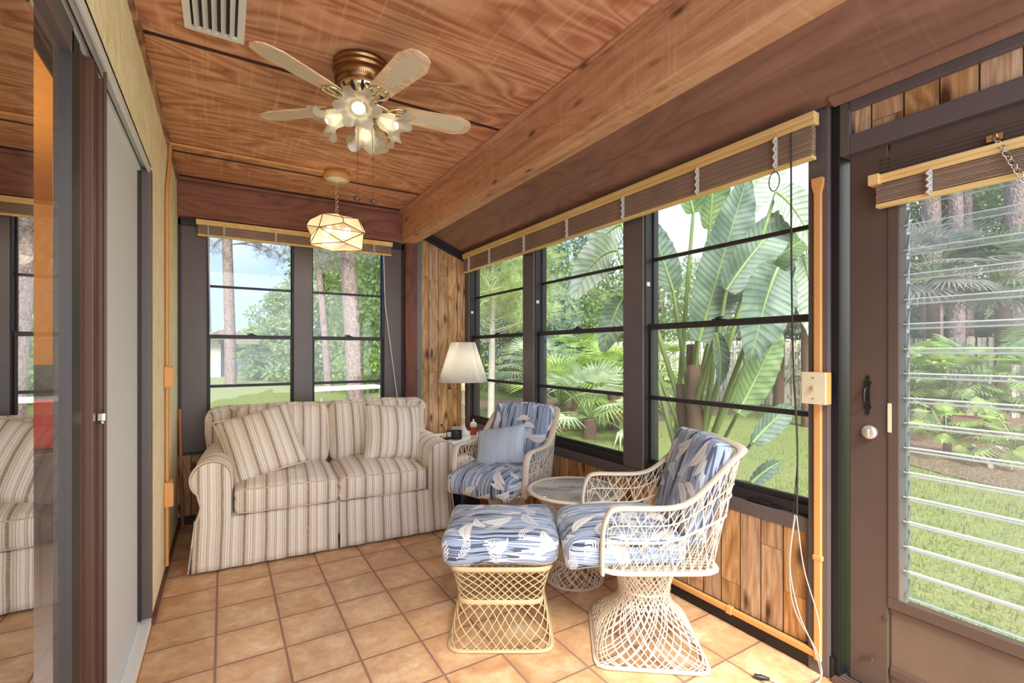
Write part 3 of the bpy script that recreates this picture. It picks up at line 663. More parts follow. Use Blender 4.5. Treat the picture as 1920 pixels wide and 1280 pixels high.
# ================================================================== blinds
def blind(name, ax, p, a0, a1, zt, zb, tapes, label, headh=.045, depth=.03, cords=(), mat=BLINDY, bot=True):
    loc = (p, (a0+a1)/2, zb) if ax == 'x' else ((a0+a1)/2, p, zb)
    rt = empty(name, loc, 0, label, 'window blind'); I = inv(rt); sg = -1
    def bx(mb, aa, ab, d0, d1, za, zc):
        if ax == 'x': mb.box((p+d0, aa, za), (p+d1, ab, zc))
        else: mb.box((aa, p+d0, za), (ab, p+d1, zc))
    m = MB(); bx(m, a0, a1, -depth, .0, zt-headh, zt); bx(m, a0, a1, -depth-.006, -depth+.002, zt-headh*.45, zt); bx(m, a0, a1, -depth-.003, -depth+.002, zt-headh*.9, zt-headh*.6)
    bev(m.build('headrail', mat, rt, inv=I), .003)
    m = MB(); m2 = MB(); n = int((zt-headh-zb-.014)/.0048); random.seed(5)
    for k in range(n):
        z = zb+.018+k*.0048; j = random.uniform(-.002, .002)
        if k > n-3: z += .001
        if z > zt-headh-.004: break
        bx(m if k % 5 else m2, a0+.012+j, a1-.012+j, -depth+.004+j, -.002+j, z, z+.0028)
    m.build('slats', SLAT, rt, inv=I); m2.build('tan_slats', SLAT2, rt, inv=I)
    m = MB(); bx(m, a0+.01, a1-.01, -depth+.003, -.001, zb, zb+.014); bev(m.build('bottom_rail', mat, rt, inv=I), .002)
    for t in tapes:
        m = MB(); pts = []
        for k in range(9):
            z = lerp(zt-headh, zb+.002, k/8); o_ = (.006 if k % 2 else -.004)
            pts.append((p-depth-.006-.004*(k % 2), t+o_, z) if ax == 'x' else (t+o_, p-depth-.006-.004*(k % 2), z))
        m.tube(pts, .005, 6)
        bx(m, t-.007, t+.007, -depth-.004, -depth+.002, zb+.01, zt-headh)
        m.build('ladder_cord', CORD, rt, inv=I)
    return rt, I
rt, I = blind('window_blind', 'x', 1.99, .968, 4.14, 2.205, 2.025, (1.12, 1.50, 2.0, 2.52, 3.05, 3.6, 4.0), 'raised wooden slat blind stretching over the three garden windows', .048, .035)
m = MB(); m.tube(spline([(1.945, 1.052, 2.15), (1.945, 1.05, 1.6), (1.95, 1.045, 1.2), (1.95, 1.03, .9), (1.955, 1.035, .62)], 8), .0035, 6); m.build('pull_cord', CORDD, rt, inv=I)
m = MB(); m.tube(spline([(1.95, 1.044, 1.2), (1.952, 1.03, .9), (1.957, 1.05, .62)], 8), .002, 5); m.build('pull_cord', CORDD, rt, inv=I)
for k, (dy, bow) in enumerate(((.0, .05), (.015, .02), (-.02, -.02))):
    m = MB(); m.tube(spline([(1.955, 1.04+dy*.2, .62), (1.95, 1.035+bow*.5+dy, .42), (1.945, .99+bow+dy, .25), (1.945, .955+dy*.5, .12), (1.925, .935, .03), (1.84, 1.0-.01*k, .006), (1.80, 1.055, .006)], 8), .0022, 5); m.build('loose_cord', CORD, rt, inv=I)
MB().tube([(1.80, 1.055, .010), (1.78, 1.075, .012), (1.765, 1.095, .012)], .009, 8, rs=[.005, .010, .008]).build('tassel', BLKPL, rt, inv=I)
m = MB(); m.tube([(1.945, 1.12+.022*cos(a), 1.975+.04*sin(a)) for a in [2*pi*k/20 for k in range(20)]], .0022, 5, closed=True); m.build('cord_loop', CORDD, rt, inv=I)
rt, I = blind('window_blind', 'y', 4.20, -.175, 1.285, 2.245, 2.125, (0.0, .35, .72, 1.12), 'short raised slat blind above the two windows behind the sofa', .038, .03)
MB().tube([(-.10, 4.155, 2.2), (-.085, 4.15, 1.42)], .004, 6).build('tilt_wand', plain('clear_wand', srgb(206, 204, 206), .2), rt, inv=I)
MB().tube([(1.20, 4.155, 2.13), (1.225, 4.2, 1.7), (1.265, 4.205, 1.4), (1.335, 4.2, .86)], .0035, 6).build('pull_cord', WHITE, rt, inv=I)
rt, I = blind('door_blind', 'x', 2.045, -.05, .80, 1.905, 1.79, (.635, .32), 'short raised tan slat blind hung on the louvred door', .03, .035)
MB().box((1.995, .775, 1.872), (2.046, .806, 1.908)).build('end_bracket', BLINDY, rt, inv=I)
hk = MB().box((2.043, .468, 1.925), (2.052, .505, 1.945)); hk.tube([(2.045, .485, 1.955), (2.03, .485, 1.94), (2.03, .483, 1.93)], .003, 6)
ch = empty('safety_chain', (2.04, .485, 1.935), 0, 'small chain hanging from a hook in front of the door blind', 'chain'); I2 = inv(ch)
hk.build('hook_plate', BRASSL, ch, inv=I2)
def chain(mb, p0, p1, ll=.016, r=.0016, w_=.4):
    p0 = Vector(p0); p1 = Vector(p1); d = (p1-p0); n = max(1, int(d.length/(ll*.72))); d.normalize(); a = d.orthogonal().normalized(); bb = d.cross(a)
    for k in range(n):
        c = p0+d*((k+.5)*ll*.72); s_ = a if k % 2 else bb
        mb.tube([c+d*(ll*.5*cos(t))+s_*(ll*w_*sin(t)) for t in [2*pi*q/10 for q in range(10)]], r, 4, closed=True)
    return mb
chain(chain(MB(), (2.03, .483, 1.93), (2.0, .455, 1.87), .022, .002), (2.0, .455, 1.87), (2.0, .41, 1.76), .022, .002).build('links', CHROME, ch, inv=I2)

# ================================================================== ceiling fan
fan = empty('ceiling_fan', (.52, 2.13, ZC), 0, 'brass ceiling fan with five cane-inset blades and a four-light tulip kit', 'ceiling fan')
b = MB().lathe([(.0, 0), (.113, 0), (.118, -.01), (.118, -.022), (.112, -.026), (.118, -.034), (.118, -.05), (.110, -.056), (.115, -.062), (.112, -.085), (.102, -.118), (.096, -.125), (.0, -.125)], n=48)
b.build('motor_housing', BRASS, fan)
b = MB()
for k in range(40):
    a = 2*pi*k/40; b.tube([(.1075*cos(a+.05*sin(t)), .1075*sin(a+.05*sin(t)), -.10+.009*cos(t)) for t in [2*pi*q/8 for q in range(8)]], .0015, 4, closed=True)
b.build('filigree_ring', plain('dark_brass', srgb(92, 62, 38), .4, 1.), fan)
b = MB().lathe([(.094, -.122), (.098, -.130), (.090, -.150), (.072, -.178), (.055, -.192), (.0, -.195)], n=40); b.build('flywheel_cover', BRASSL, fan)
b = MB()
for k in range(14):
    a = 2*pi*k/14; t = Vector((cos(a), sin(a), 0))
    b.tube([t*.0945+Vector((0, 0, -.138)), t*.082+Vector((0, 0, -.160)), t*.068+Vector((0, 0, -.178))], .008, 6, rs=[.005, .009, .004])
b.build('vent_slot', plain('slot_black', srgb(30, 22, 18), .6), fan)
random.seed(2)
def blade_poly():
    return [(.17, -.042), (.20, -.050), (.45, -.066), (.51, -.045), (.525, -.02), (.525, .02), (.51, .045), (.45, .066), (.20, .050), (.17, .042)]
for k in range(5):
    A = Matrix.Rotation(R(-78.8+72*k), 4, 'Z') @ Matrix.Translation((-.02, 0, -.215)) @ Matrix.Rotation(R(-13), 4, 'X') @ Matrix.Scale(.96, 4)
    bl = bev(MB().prism(blade_poly(), -.003, .003, axis='z', M=A).build('blade', BLADE, fan), .0015)
    cp = [(.26, -.022), (.30, -.030), (.47, -.042), (.49, -.02), (.49, .02), (.47, .042), (.30, .030), (.26, .022)]
    m = MB(); vs = [A @ Vector((x, y, -.0038)) for x, y in cp]; m.add(vs, [tuple(range(8))], [(x, y) for x, y in cp], smooth=False)
    vs = [A @ Vector((x, y, .0038)) for x, y in cp]; m.add(vs, [tuple(range(7, -1, -1))], [(x, y) for x, y in cp], smooth=False); m.build('cane_panel', CANE, bl)
    m = MB(); A2 = Matrix.Rotation(R(-78.8+72*k), 4, 'Z')
    m.tube([A2 @ Vector(p) for p in spline([(.06, 0, -.19), (.10, 0, -.205), (.14, 0, -.232)], 6)], .009, 8)
    for s_ in (-1, 1): m.tube([A @ Vector(p) for p in spline([(.125, 0, -.012), (.15, s_*.03, -.010), (.19, s_*.038, -.008), (.215, s_*.018, -.007), (.20, 0, -.007)], 6)], .006, 6)
    m.tube([A @ Vector(p) for p in [(.13, 0, -.012), (.20, 0, -.008), (.225, 0, -.006)]], .007, 6, rs=[.008, .005, .003])
    m.build('blade_iron', BRASSL, fan)
b = MB().lathe([(0, -.19), (.05, -.195), (.052, -.215), (.040, -.235), (.045, -.25), (.048, -.27), (.036, -.295), (.012, -.31), (0, -.315)], n=32); kit = b.build('light_kit', BRASSL, fan)
def tulip(k):
    az = R(-110+90*k); tilt = R(58)
    ax = Vector((cos(az)*sin(tilt), sin(az)*sin(tilt), -cos(tilt)))
    base = Vector((cos(az)*.035, sin(az)*.035, -.245)); Z = ax; X = Z.orthogonal().normalized(); Y = Z.cross(X)
    M = Matrix((X, Y, Z)).transposed().to_4x4(); M = Matrix.Translation(base) @ M @ Matrix.Scale(.98, 4)
    MB().lathe([(0, 0), (.012, 0), (.013, .03), (.022, .035), (.022, .05), (0, .05)], n=16, M=M).build('socket_cup', BRASSL, fan)
    def wav(r, a, z):
        t = max(0, (z-.085)/.065); f = 1+.17*t*t*sin(6*a); return ((r*f)*cos(a), (r*f)*sin(a), z+.018*t*t*cos(6*a))
    prof = [(.020, .04), (.030, .05), (.040, .066), (.044, .082), (.042, .098), (.044, .112), (.054, .13), (.072, .146), (.084, .15)]
    sh = MB().lathe(prof, n=60, M=M, wav=wav).build('tulip_shade', FROST, fan)
    MB().lathe([(0, .045), (.012, .05), (.014, .07), (.024, .09), (.028, .105), (.024, .122), (.012, .132), (0, .134)], n=16, M=M).build('bulb', BULB, fan)
for k in range(4): tulip(k)
for dx, dy, zb in ((-.035, -.055, -.71), (.035, -.05, -.71)):
    MB().tube([(dx*.8, dy, -.29), (dx, dy, zb)], .0012, 4).sphere((dx, dy, -.50), .005, 6).build('pull_chain', BRASS, fan); MB().sphere((dx, dy, zb-.012), .014, 10).build('chain_ball', plain('wood_brown_ball', srgb(96, 66, 50), .25), fan)

fan.scale = (1.03, 1.03, .84)
# ================================================================== pendant lantern
pd = empty('pendant_lantern', (.68, 3.50, ZC), 0, 'faceted glass and brass pendant lantern hanging on a chain by the back windows', 'pendant lamp')
MB().lathe([(0, 0), (.088, 0), (.088, -.045), (.078, -.048), (0, -.048)], n=36).build('canopy', COND, pd)
MB().lathe([(.0, -.046), (.074, -.049), (.07, -.056), (.012, -.062), (.0, -.075)], n=32).build('canopy_plate', CREAMP, pd)
chain(MB(), (0, 0, -.07), (0, 0, -.285), .026, .0022).tube([(.004, 0, -.06), (.006, .004, -.18), (0, 0, -.29)], .0016, 4).build('chain', BRASSL, pd)
PA = R(-88.7)
def pv(r, z, k8):
    r *= .93; z = -.41+(z+.41)*.92; return Vector((r*cos(PA+k8*pi/4), r*sin(PA+k8*pi/4), z))
g = MB(); ed = set()
def face(*ps):
    g.add(list(ps), [tuple(range(len(ps)))], smooth=False)
    for i in range(len(ps)):
        a, c_ = ps[i], ps[(i+1) % len(ps)]; ed.add(tuple(sorted(((round(a.x, 4), round(a.y, 4), round(a.z, 4)), (round(c_.x, 4), round(c_.y, 4), round(c_.z, 4))))))
for k in range(4):
    e0, o0, e1 = 2*k, 2*k+1, 2*k+2
    T0, T1 = pv(.04, -.285, e0), pv(.04, -.285, e1); A0, A1, A2 = pv(.19, -.350, e0), pv(.178, -.325, o0), pv(.19, -.350, e1)
    M0, M1 = pv(.215, -.395, e0), pv(.215, -.395, e1); L0 = pv(.222, -.435, o0); Lm = pv(.222, -.435, o0-2); D0, D1 = pv(.19, -.53, e0), pv(.19, -.53, e1)
    face(T0, T1, A2, A1, A0); face(A0, A1, L0, M0); face(A1, A2, M1, L0); face(Lm, M0, L0); face(Lm, L0, D0); face(L0, D1, D0)
g.add([pv(.04, -.285, q) for q in (0, 2, 4, 6)], [(0, 1, 2, 3)], smooth=False)
g.build('glass_facets', PENDG, pd)
b = MB()
for a, c_ in ed: b.tube([a, c_], .0028, 5)
b.build('brass_leading', BRASS, pd)
b = MB().lathe([(0, -.285), (.02, -.29), (.022, -.36), (.03, -.37), (0, -.375)], n=16)
for k in range(4):
    a = pi/4+k*pi/2; b.tube(spline([(0, 0, -.36), (.05*cos(a), .05*sin(a), -.40), (.085*cos(a), .085*sin(a), -.385)], 5), .004, 6)
b.build('arm_cluster', BRASSL, pd)
for k in range(4):
    a = pi/4+k*pi/2; MB().sphere((.085*cos(a), .085*sin(a), -.415), .020, 8, (1, 1, 1.3)).build('bulb', BULB2, pd)
l = bpy.data.lights.new('pendant_light', 'POINT'); l.energy = 2.5; l.color = (1, .88, .72); l.shadow_soft_size = .08
lo = bpy.data.objects.new('pendant_light', l); col.objects.link(lo); lo.parent = pd; lo.location = (0, 0, -.50)

# ================================================================== cushions
def softbox(mb, sx, sy, sz, r=.04, puff=.02, side=.01, n=12, M=None, uvo=(0, 0), wrinkle=.004, seed=0, taper=0, uvm=None, droop=0):
    ts = [sin(pi/2*(-1+2*i/n)) for i in range(n+1)]
    hx, hy, hz = sx/2, sy/2, sz/2
    def P(a, b_, c):
        q = Vector((a*hx, b_*hy, c*hz)); i = Vector((max(-hx+r, min(hx-r, q.x)), max(-hy+r, min(hy-r, q.y)), max(-hz+r, min(hz-r, q.z)))) if r < min(hx, hy, hz) else Vector((max(-hx+r, min(hx-r, q.x)), max(-hy+r, min(hy-r, q.y)), 0))
        d = q-i
        if d.length > 1e-9: d.normalize()
        rr = r if r < hz else hz
        p = i+Vector((d.x*r, d.y*r, d.z*rr))
        k = c*puff*(1-a*a)*(1-b_*b_); p.z += k
        p.x += (1 if a > 0 else -1)*side*(1-b_*b_)*(1-c*c)*abs(a)**3; p.y += (1 if b_ > 0 else -1)*side*(1-a*a)*(1-c*c)*abs(b_)**3
        if taper: p.x *= 1+taper*c
        if droop: p.z -= droop*max(0, -b_)**3
        w_ = mn.noise(Vector((p.x*9+seed, p.y*9, p.z*9)))*wrinkle; return p+Vector((w_, w_, w_))
    faces = [(lambda s_, t_: (s_, t_, 1)), (lambda s_, t_: (t_, s_, -1)), (lambda s_, t_: (s_, -1, t_)), (lambda s_, t_: (-s_, 1, t_)), (lambda s_, t_: (1, s_, t_)), (lambda s_, t_: (-1, -s_, t_))]
    for fi, f in enumerate(faces):
        vs = []; uv = []
        for j in range(n+1):
            for i in range(n+1):
                a, b_, c = f(ts[i], ts[j]); p = P(a, b_, c)
                if uvm == 'x': # stripes always vary with local x, running over the edges; side faces vary with y
                    u = p.x if fi < 4 else (1 if fi == 4 else -1)*(hx+hz-p.z); t = p.y if (fi < 2 or fi > 3) else p.z+(hy if fi == 3 else -hy)
                elif uvm == 'z':
                    u = p.x; t = p.z
                    if fi < 2: t = hz*(1 if fi == 0 else -1)+p.y
                    if fi > 3: u = hx*(1 if fi == 4 else -1)+p.y
                else: u, t = p.x+(p.y if fi > 3 else 0), (p.y if fi < 2 else p.z-hy)
                uv.append((u+uvo[0], t+uvo[1])); vs.append(M @ p if M else p)
        N_ = n+1; mb.add(vs, [(j*N_+i, j*N_+i+1, (j+1)*N_+i+1, (j+1)*N_+i) for j in range(n) for i in range(n)], uv)
    return P
def pipe_path(P, sgn, n=14, zc=.8):
    ts = [sin(pi/2*(-1+2*i/n)) for i in range(n)]
    pts = [P(t, -1, sgn*zc) for t in ts]+[P(1, t, sgn*zc) for t in ts]+[P(-t, 1, sgn*zc) for t in ts]+[P(-1, -t, sgn*zc) for t in ts]
    return pts
def weld(o):
    bm = bmesh.new(); bm.from_mesh(o.data); bmesh.ops.remove_doubles(bm, verts=bm.verts, dist=.0004); bm.to_mesh(o.data); bm.free(); return o
def pillow(mb, s, th, M, n=16, uvo=(0, 0), sy=None):
    sy = sy or s; border = []
    for sg in (1, -1):
        vs = []; uv = []
        for j in range(n+1):
            for i in range(n+1):
                a = -1+2*i/n; b_ = -1+2*j/n
                pin = 1-.09*(1-abs(a)**2)*abs(b_)**4*.9; pin2 = 1-.09*(1-abs(b_)**2)*abs(a)**4*.9
                h = th/2*(max(0, 1-a*a)**.62)*(max(0, 1-b_*b_)**.62)
                p = Vector((a*s/2*pin2, b_*sy/2*pin, sg*h)); w_ = mn.noise(p*14)*.004; p.z += w_*(1-a*a)*(1-b_*b_)
                vs.append(M @ p); uv.append((a*s/2+uvo[0], b_*sy/2+uvo[1]))
        N_ = n+1; fs = [(j*N_+i, j*N_+i+1, (j+1)*N_+i+1, (j+1)*N_+i) for j in range(n) for i in range(n)]
        if sg < 0: fs = [f[::-1] for f in fs]
        mb.add(vs, fs, uv)
        if sg > 0:
            idx = [i for i in range(N_)]+[j*N_+n for j in range(1, N_)]+[n*N_+i for i in range(n-1, -1, -1)]+[j*N_ for j in range(n-1, 0, -1)]
            border = [vs[i] for i in idx]
    return border

# ================================================================== sofa
sofa = empty('loveseat', (.665, 3.66, 0), R(-3.7), 'cream and taupe striped loveseat with rolled arms and skirt under the back windows', 'sofa')
HW = .79; FY = -.44; BY = .40
IN = .595     # inner half width
b = MB(); softbox(b, 2*HW-.10, .80, .24, .03, 0, 0, 8, Matrix.Translation((0, -.015, .19)), uvm='x'); weld(b.build('base', STRIPE, sofa))
def sheet(pts_fn, nu, nv, th=.006):
    m = MB(); vs = []; uv = []
    for j in range(nv+1):
        for i in range(nu+1):
            p, q = pts_fn(i/nu, j/nv); vs.append(p); uv.append(q)
    N_ = nu+1; m.add(vs, [(j*N_+i, j*N_+i+1, (j+1)*N_+i+1, (j+1)*N_+i) for j in range(nv) for i in range(nu)], uv); return m
def skirt(x0, x1):
    def f(u, v):
        x = lerp(x0, x1, u); z = lerp(.012, .30, v); fl = (1-v)*.028; ed_ = .012*(abs(2*u-1)**8)
        return Vector((x*(1+.012*(1-v)), FY-.002-fl+.004*sin(x*40)*(1-v)+.0, z)), (x, z)
    o = sheet(f, 40, 8).build('skirt_panel', STRIPE, sofa); m = o.modifiers.new('s', 'SOLIDIFY'); m.thickness = .008; return o
skirt(-HW+.005, -.006); skirt(.006, HW-.03)
for sg in (-1, 1):
    def f(u, v, sg=sg):
        y = lerp(FY, BY+.03, u); z = lerp(.012, .30, v); return Vector((sg*(HW-.015+.03*(1-v)+.003*sin(y*40)*(1-v)), y-(.02*(1-v) if u < .02 else 0), z)), (y+.3, z)
    o = sheet(f, 30, 8).build('side_skirt', STRIPE, sofa); m = o.modifiers.new('s', 'SOLIDIFY'); m.thickness = .008
# arms
def arm_profile(sg):
    cx_, cz, rr = .70, .53, .105; pts = [(IN, .27), (IN, .47)]
    for k in range(0, 17):
        a = R(160-k*(160+50)/16); pts.append((cx_+rr*cos(a)*1.0, cz+rr*sin(a)))
    pts += [(.765, .43), (.752, .38), (.76, .33), (.775, .29), (.775, .26)]
    return [(sg*x, z) for x, z in pts]
def arclen(p):
    L_ = [0]
    for i in range(1, len(p)): L_.append(L_[-1]+sqrt((p[i][0]-p[i-1][0])**2+(p[i][1]-p[i-1][1])**2))
    return L_
for sg in (-1, 1):
    pr_ = arm_profile(sg); al = arclen(pr_); ny = 14; vs = []; uv = []
    for j in range(ny+1):
        y = lerp(FY+.004, BY-.06, j/ny); rise = .012*sin(pi*j/ny); sh_ = 1 if j else .97
        for (x, z), a in zip(pr_, al):
            c0 = Vector((sg*.70, 0, .5)); p = Vector((x, y, z+(rise if z > .5 else 0)))
            if j == 0: p = Vector((c0.x+(x-c0.x)*.93, y-.012, c0.z+(z-c0.z)*.95 if z > .35 else z))
            vs.append(p); uv.append((y, a))
    N_ = len(pr_); m = MB(); fs = [(j*N_+i, j*N_+i+1, (j+1)*N_+i+1, (j+1)*N_+i) for j in range(ny) for i in range(N_-1)]
    if sg > 0: fs = [f_[::-1] for f_ in fs]
    m.add(vs, fs, uv)
    fr_ = vs[:N_]; m.add([p+Vector((0, -.0005, 0)) for p in fr_], [tuple(range(N_)) if sg < 0 else tuple(range(N_-1, -1, -1))], [(p.x, p.z) for p in fr_], smooth=False)
    bk = vs[-N_:]; m.add(bk, [tuple(range(N_))], [(p.x, p.z) for p in bk], smooth=False)
    ar = m.build('arm', STRIPE, sofa)
    MB().tube([Vector((p.x, FY-.004, p.z)) for p in vs[N_:2*N_][1:-1]], .006, 6).build('piping', PIPE, ar)
# back
b = MB(); prof = []
for k in range(9): a = R(180-k*90/8); prof.append((-HW+.09+.09*cos(a), .80+.075*sin(a)))
for k in range(9): a = R(90-k*90/8); prof.append((HW-.09+.09*cos(a), .80+.075*sin(a)))
prof = [(-HW+.03, .28), (-HW+.02, .55), (-HW+.0, .7)]+prof+[(HW, .7), (HW-.02, .55), (HW-.03, .28)]
vs = []; uv = []; ys = [(.22, .0), (.205, -.02), (.22, -.0), (.30, .02), (.39, .015), (.42, -.02)]
ys = [(.235, -.03), (.215, -.005), (.22, 0.0), (.30, .012), (.38, .0), (.41, -.03)]
for (y, dz) in ys:
    for x, z in prof: k = 1+dz*.6; vs.append(Vector((x*k, y+.03*(z-.5), z+dz if z > .6 else z))); uv.append((x*1.0+y*.0, z+y))
N_ = len(prof); b.add(vs, [(j*N_+i, (j+1)*N_+i, (j+1)*N_+i+1, j*N_+i+1) for j in range(len(ys)-1) for i in range(N_-1)], uv)
b.add(vs[:N_], [tuple(range(N_))], uv[:N_], smooth=False); b.add(vs[-N_:], [tuple(range(N_-1, -1, -1))], uv[-N_:], smooth=False)
bk = b.build('backrest', STRIPE, sofa); MB().tube([Vector(p) for p in vs[N_*2:N_*3]], .006, 6).build('piping', PIPE, bk)
def cushion(name, w_, d_, h_, M, par, mat, puff, side, r, uvo, uvm='x', seed=0, pipes=(1, -1), wrinkle=.006, droop=0, pm=PIPE, pr=.0045, n=14, zc=.93):
    b = MB(); P = softbox(b, w_, d_, h_, r, puff, side, n, M, uvo, wrinkle, seed, 0, uvm, droop); o = weld(b.build(name, mat, par))
    if pipes:
        m = MB()
        for s_ in pipes: m.tube([M @ p for p in pipe_path(P, s_, 14, zc)], pr, 6, closed=True)
        m.build('piping', pm, o)
    return o
for sg in (-1, 1):
    M = Matrix.Translation((sg*.296, -.155, .385)) @ Matrix.Rotation(R(.8), 4, 'X')
    cushion('seat_cushion', .582, .60, .16, M, sofa, STRIPE, .05, .012, .03, (sg*.296, 0), 'x', sg*3)
    M = Matrix.Translation((sg*.300, .12, .675)) @ Matrix.Rotation(R(-12), 4, 'X') @ Matrix.Rotation(R(sg*-1), 4, 'Y') @ Matrix.Rotation(R(90), 4, 'X')
    cushion('back_cushion', .585, .44, .13, M, sofa, STRIPE, .075, .014, .05, (sg*.302, .4), 'x', sg*5+1)
def throw(loc, rx, ry, rz, s_, th, label, uvo):
    o = empty('throw_pillow', loc, 0, label, 'pillow', None)
    M = Matrix.Rotation(R(rz), 4, 'Z') @ Matrix.Rotation(R(rx), 4, 'X') @ Matrix.Rotation(R(ry), 4, 'Z')
    b = MB(); bd = pillow(b, s_, th, M, uvo=uvo); weld(b.build('cover', STRIPE, o)); MB().tube(bd, .0055, 6, closed=True).build('piping', PIPE, o)
    return o
sm = Matrix.Translation(sofa.location) @ Matrix.Rotation(sofa.rotation_euler[2], 4, 'Z')
throw(sm @ Vector((-.44, -.17, .68)), 60, 17, -6, .46, .21, 'large striped throw pillow slouched against the left sofa arm', (0, 0))
throw(sm @ Vector((.43, -.13, .675)), 66, -7, 2, .43, .20, 'square striped throw pillow upright at the right sofa arm', (.05, 0))

# ================================================================== fibreglass lattice furniture
def sq(t, n):
    c, s = abs(cos(t)), abs(sin(t)); return (c**n+s**n)**(-1./n)
def surf(prof):
    """prof: list (s, radius, exponent, z)"""
    def P(t, s):
        for i in range(len(prof)-1):
            if s <= prof[i+1][0] or i == len(prof)-2:
                a, b_ = prof[i], prof[i+1]; k = (s-a[0])/(b_[0]-a[0]); k2 = k
                r = lerp(a[1], b_[1], k2); e = lerp(a[2], b_[2], k2); z = lerp(a[3], b_[3], k); break
        rr = r*sq(t-pi/4*0, e); return Vector((rr*cos(t), rr*sin(t), z))
    return P
def smoothprof(keys, n=24):
    out = []; pts = spline([(k[1], k[2], k[3]) for k in keys], 8); 
    for i, p in enumerate(pts): out.append((i/(len(pts)-1), p.x, max(2, p.y), p.z))
    return out
def strands(mb, P, N, dt, s0=0., s1=1., r=.003, seg=14, both=True, jit=0, t0=0):
    for k in range(N):
        for sg in ((1, -1) if both else (1,)):
            a = t0+2*pi*k/N+random.uniform(-jit, jit); mb.tube([P(a+sg*dt*j/seg, lerp(s0, s1, j/seg)) for j in range(seg+1)], r, 4, cap=False)
def hoop(mb, P, s, r, flat=None, n=64, up=(0, 0, 1)):
    mb.tube([P(2*pi*k/n, s) for k in range(n)], r, 6, closed=True, flat=flat, upv=up if flat else None)
random.seed(11)
def chair(name, loc, rz, label, brz=0, wick=WICK):
    ch = empty(name, loc, rz, label, 'armchair', 'woven fibreglass patio armchairs')
    BR = Matrix.Rotation(brz, 4, 'Z')
    pf = smoothprof([(0, .222, 14, .008), (0, .205, 8, .06), (0, .155, 3.4, .13), (0, .112, 2, .20), (0, .112, 2, .26), (0, .132, 2.0, .32), (0, .165, 2.2, .388)])
    P0 = surf(pf); P = lambda t, s: BR @ P0(t, s)
    b = MB(); strands(b, P, 40, R(100), r=.0026); strands(b, P, 22, R(58), 0, .5, r=.0026, jit=.08); strands(b, P, 26, R(75), .45, 1, r=.0024)
    hoop(b, P, 0., .008, (.006, .012)); hoop(b, P, .985, .006, (.010, .006)); hoop(b, P, .62, .005); b.build('pedestal', wick, ch)
    # seat rim
    W, D0, D1, ZS = .235, -.23, .235, .405
    def rr(t, w_, d0, d1, z, e=7):
        k = sq(t, e); return Vector((w_*k*cos(t), (d0+d1)/2+(d1-d0)/2*k*sin(t), z))
    b = MB(); b.tube([rr(2*pi*k/64, W+.012, D0, D1, ZS) for k in range(64)], .01, 8, closed=True, flat=(.008, .020), upv=(0, 0, 1))
    for k in range(17):
        x = lerp(-W+.02, W-.02, k/16); b.tube([(x, D0+.02, ZS), (x, D1-.02, ZS)], .0028, 4); y = lerp(D0+.02, D1-.02, k/16); b.tube([(-W+.01, y, ZS+.002), (W-.01, y, ZS+.002)], .0028, 4)
    b.build('seat_rim', wick, ch)
    # arm band path
    half = [(W+.012, D0+.0, ZS+.0), (W+.02, D0-.002, .48), (W+.024, D0+.002, .58), (W+.026, D0+.022, .642), (W+.028, D0+.06, .664), (W+.028, -.05, .664), (W+.026, .05, .668), (W+.022, .12, .695), (W+.016, .20, .765), (W+.004, .275, .835), (W-.02, .33, .872), (W-.08, .35, .88), (.08, .35, .882)]
    fullp = [Vector((-x, y, z)) for x, y, z in half]+[Vector((0, .35, .883))]+[Vector(p) for p in reversed(half)]
    sp = spline(fullp, 5); n = len(sp); ups = []
    for i, p in enumerate(sp):
        k = i/(n-1); sgx = -1 if k < .5 else 1; m_ = min(k, 1-k)
        side = Vector((sgx, 0, 0)); back = Vector((0, 1, .15)); f = max(0, min(1, (m_-.36)/.08)); ups.append((side*(1-f)+back*f).normalized())
    b = MB(); b.tube(sp, .01, 8, flat=(.022, .009), upv=ups); b.build('arm_band', WHITE if False else wick, ch)
    # lattice shell between rim and band
    NB = 36
    # both curves run front-left -> back -> front-right by length, with the back corners matched
    bp_ = [rr(lerp(R(226), R(-46), q/120), W+.01, D0, D1, ZS+.006) for q in range(121)]
    def arcs(pp):
        c_ = [0]
        for q in range(1, len(pp)): c_.append(c_[-1]+(pp[q]-pp[q-1]).length)
        return c_
    def pick(pp, c_, L_):
        for q in range(1, len(pp)):
            if c_[q] >= L_: return pp[q-1].lerp(pp[q], (L_-c_[q-1])/max(1e-9, c_[q]-c_[q-1]))
        return pp[-1]
    bc = arcs(bp_); tcu = arcs(sp)
    def near(pp, c_, q): return min(((p-Vector(q)).length, c_[k_]) for k_, p in enumerate(pp))[1]
    b0, b1, b2, b3 = 0, near(bp_, bc, (-W, D1, ZS)), near(bp_, bc, (W, D1, ZS)), bc[-1]
    t0_, t1_, t2_, t3_ = near(sp, tcu, (-W-.026, D0+.022, .642)), near(sp, tcu, (-W+.02, .33, .872)), near(sp, tcu, (W-.02, .33, .872)), near(sp, tcu, (W+.026, D0+.022, .642))
    def pw(u, a_, b_, c_, d_):
        u = max(0, min(1, u))
        if u < .36: return lerp(a_, b_, u/.36)
        if u < .64: return lerp(b_, c_, (u-.36)/.28)
        return lerp(c_, d_, (u-.64)/.36)
    def B(u): return pick(bp_, bc, pw(u, b0, b1, b2, b3))
    def T(u): return pick(sp, tcu, pw(u, t0_, t1_, t2_, t3_))
    def Mid(u, k=.5):
        p = B(u).lerp(T(u), k); return p
    def bulge(p, q, nseg=4): return [p.lerp(q, j/nseg) for j in range(nseg+1)]
    b = MB()
    for k in range(NB+1):
        for d in (-4, 4):
            if 0 <= k+d <= NB: b.tube([B(k/NB), Mid((k+d*.5)/NB, .5), T((k+d)/NB)], .0019, 4, cap=False)
    NM = 18
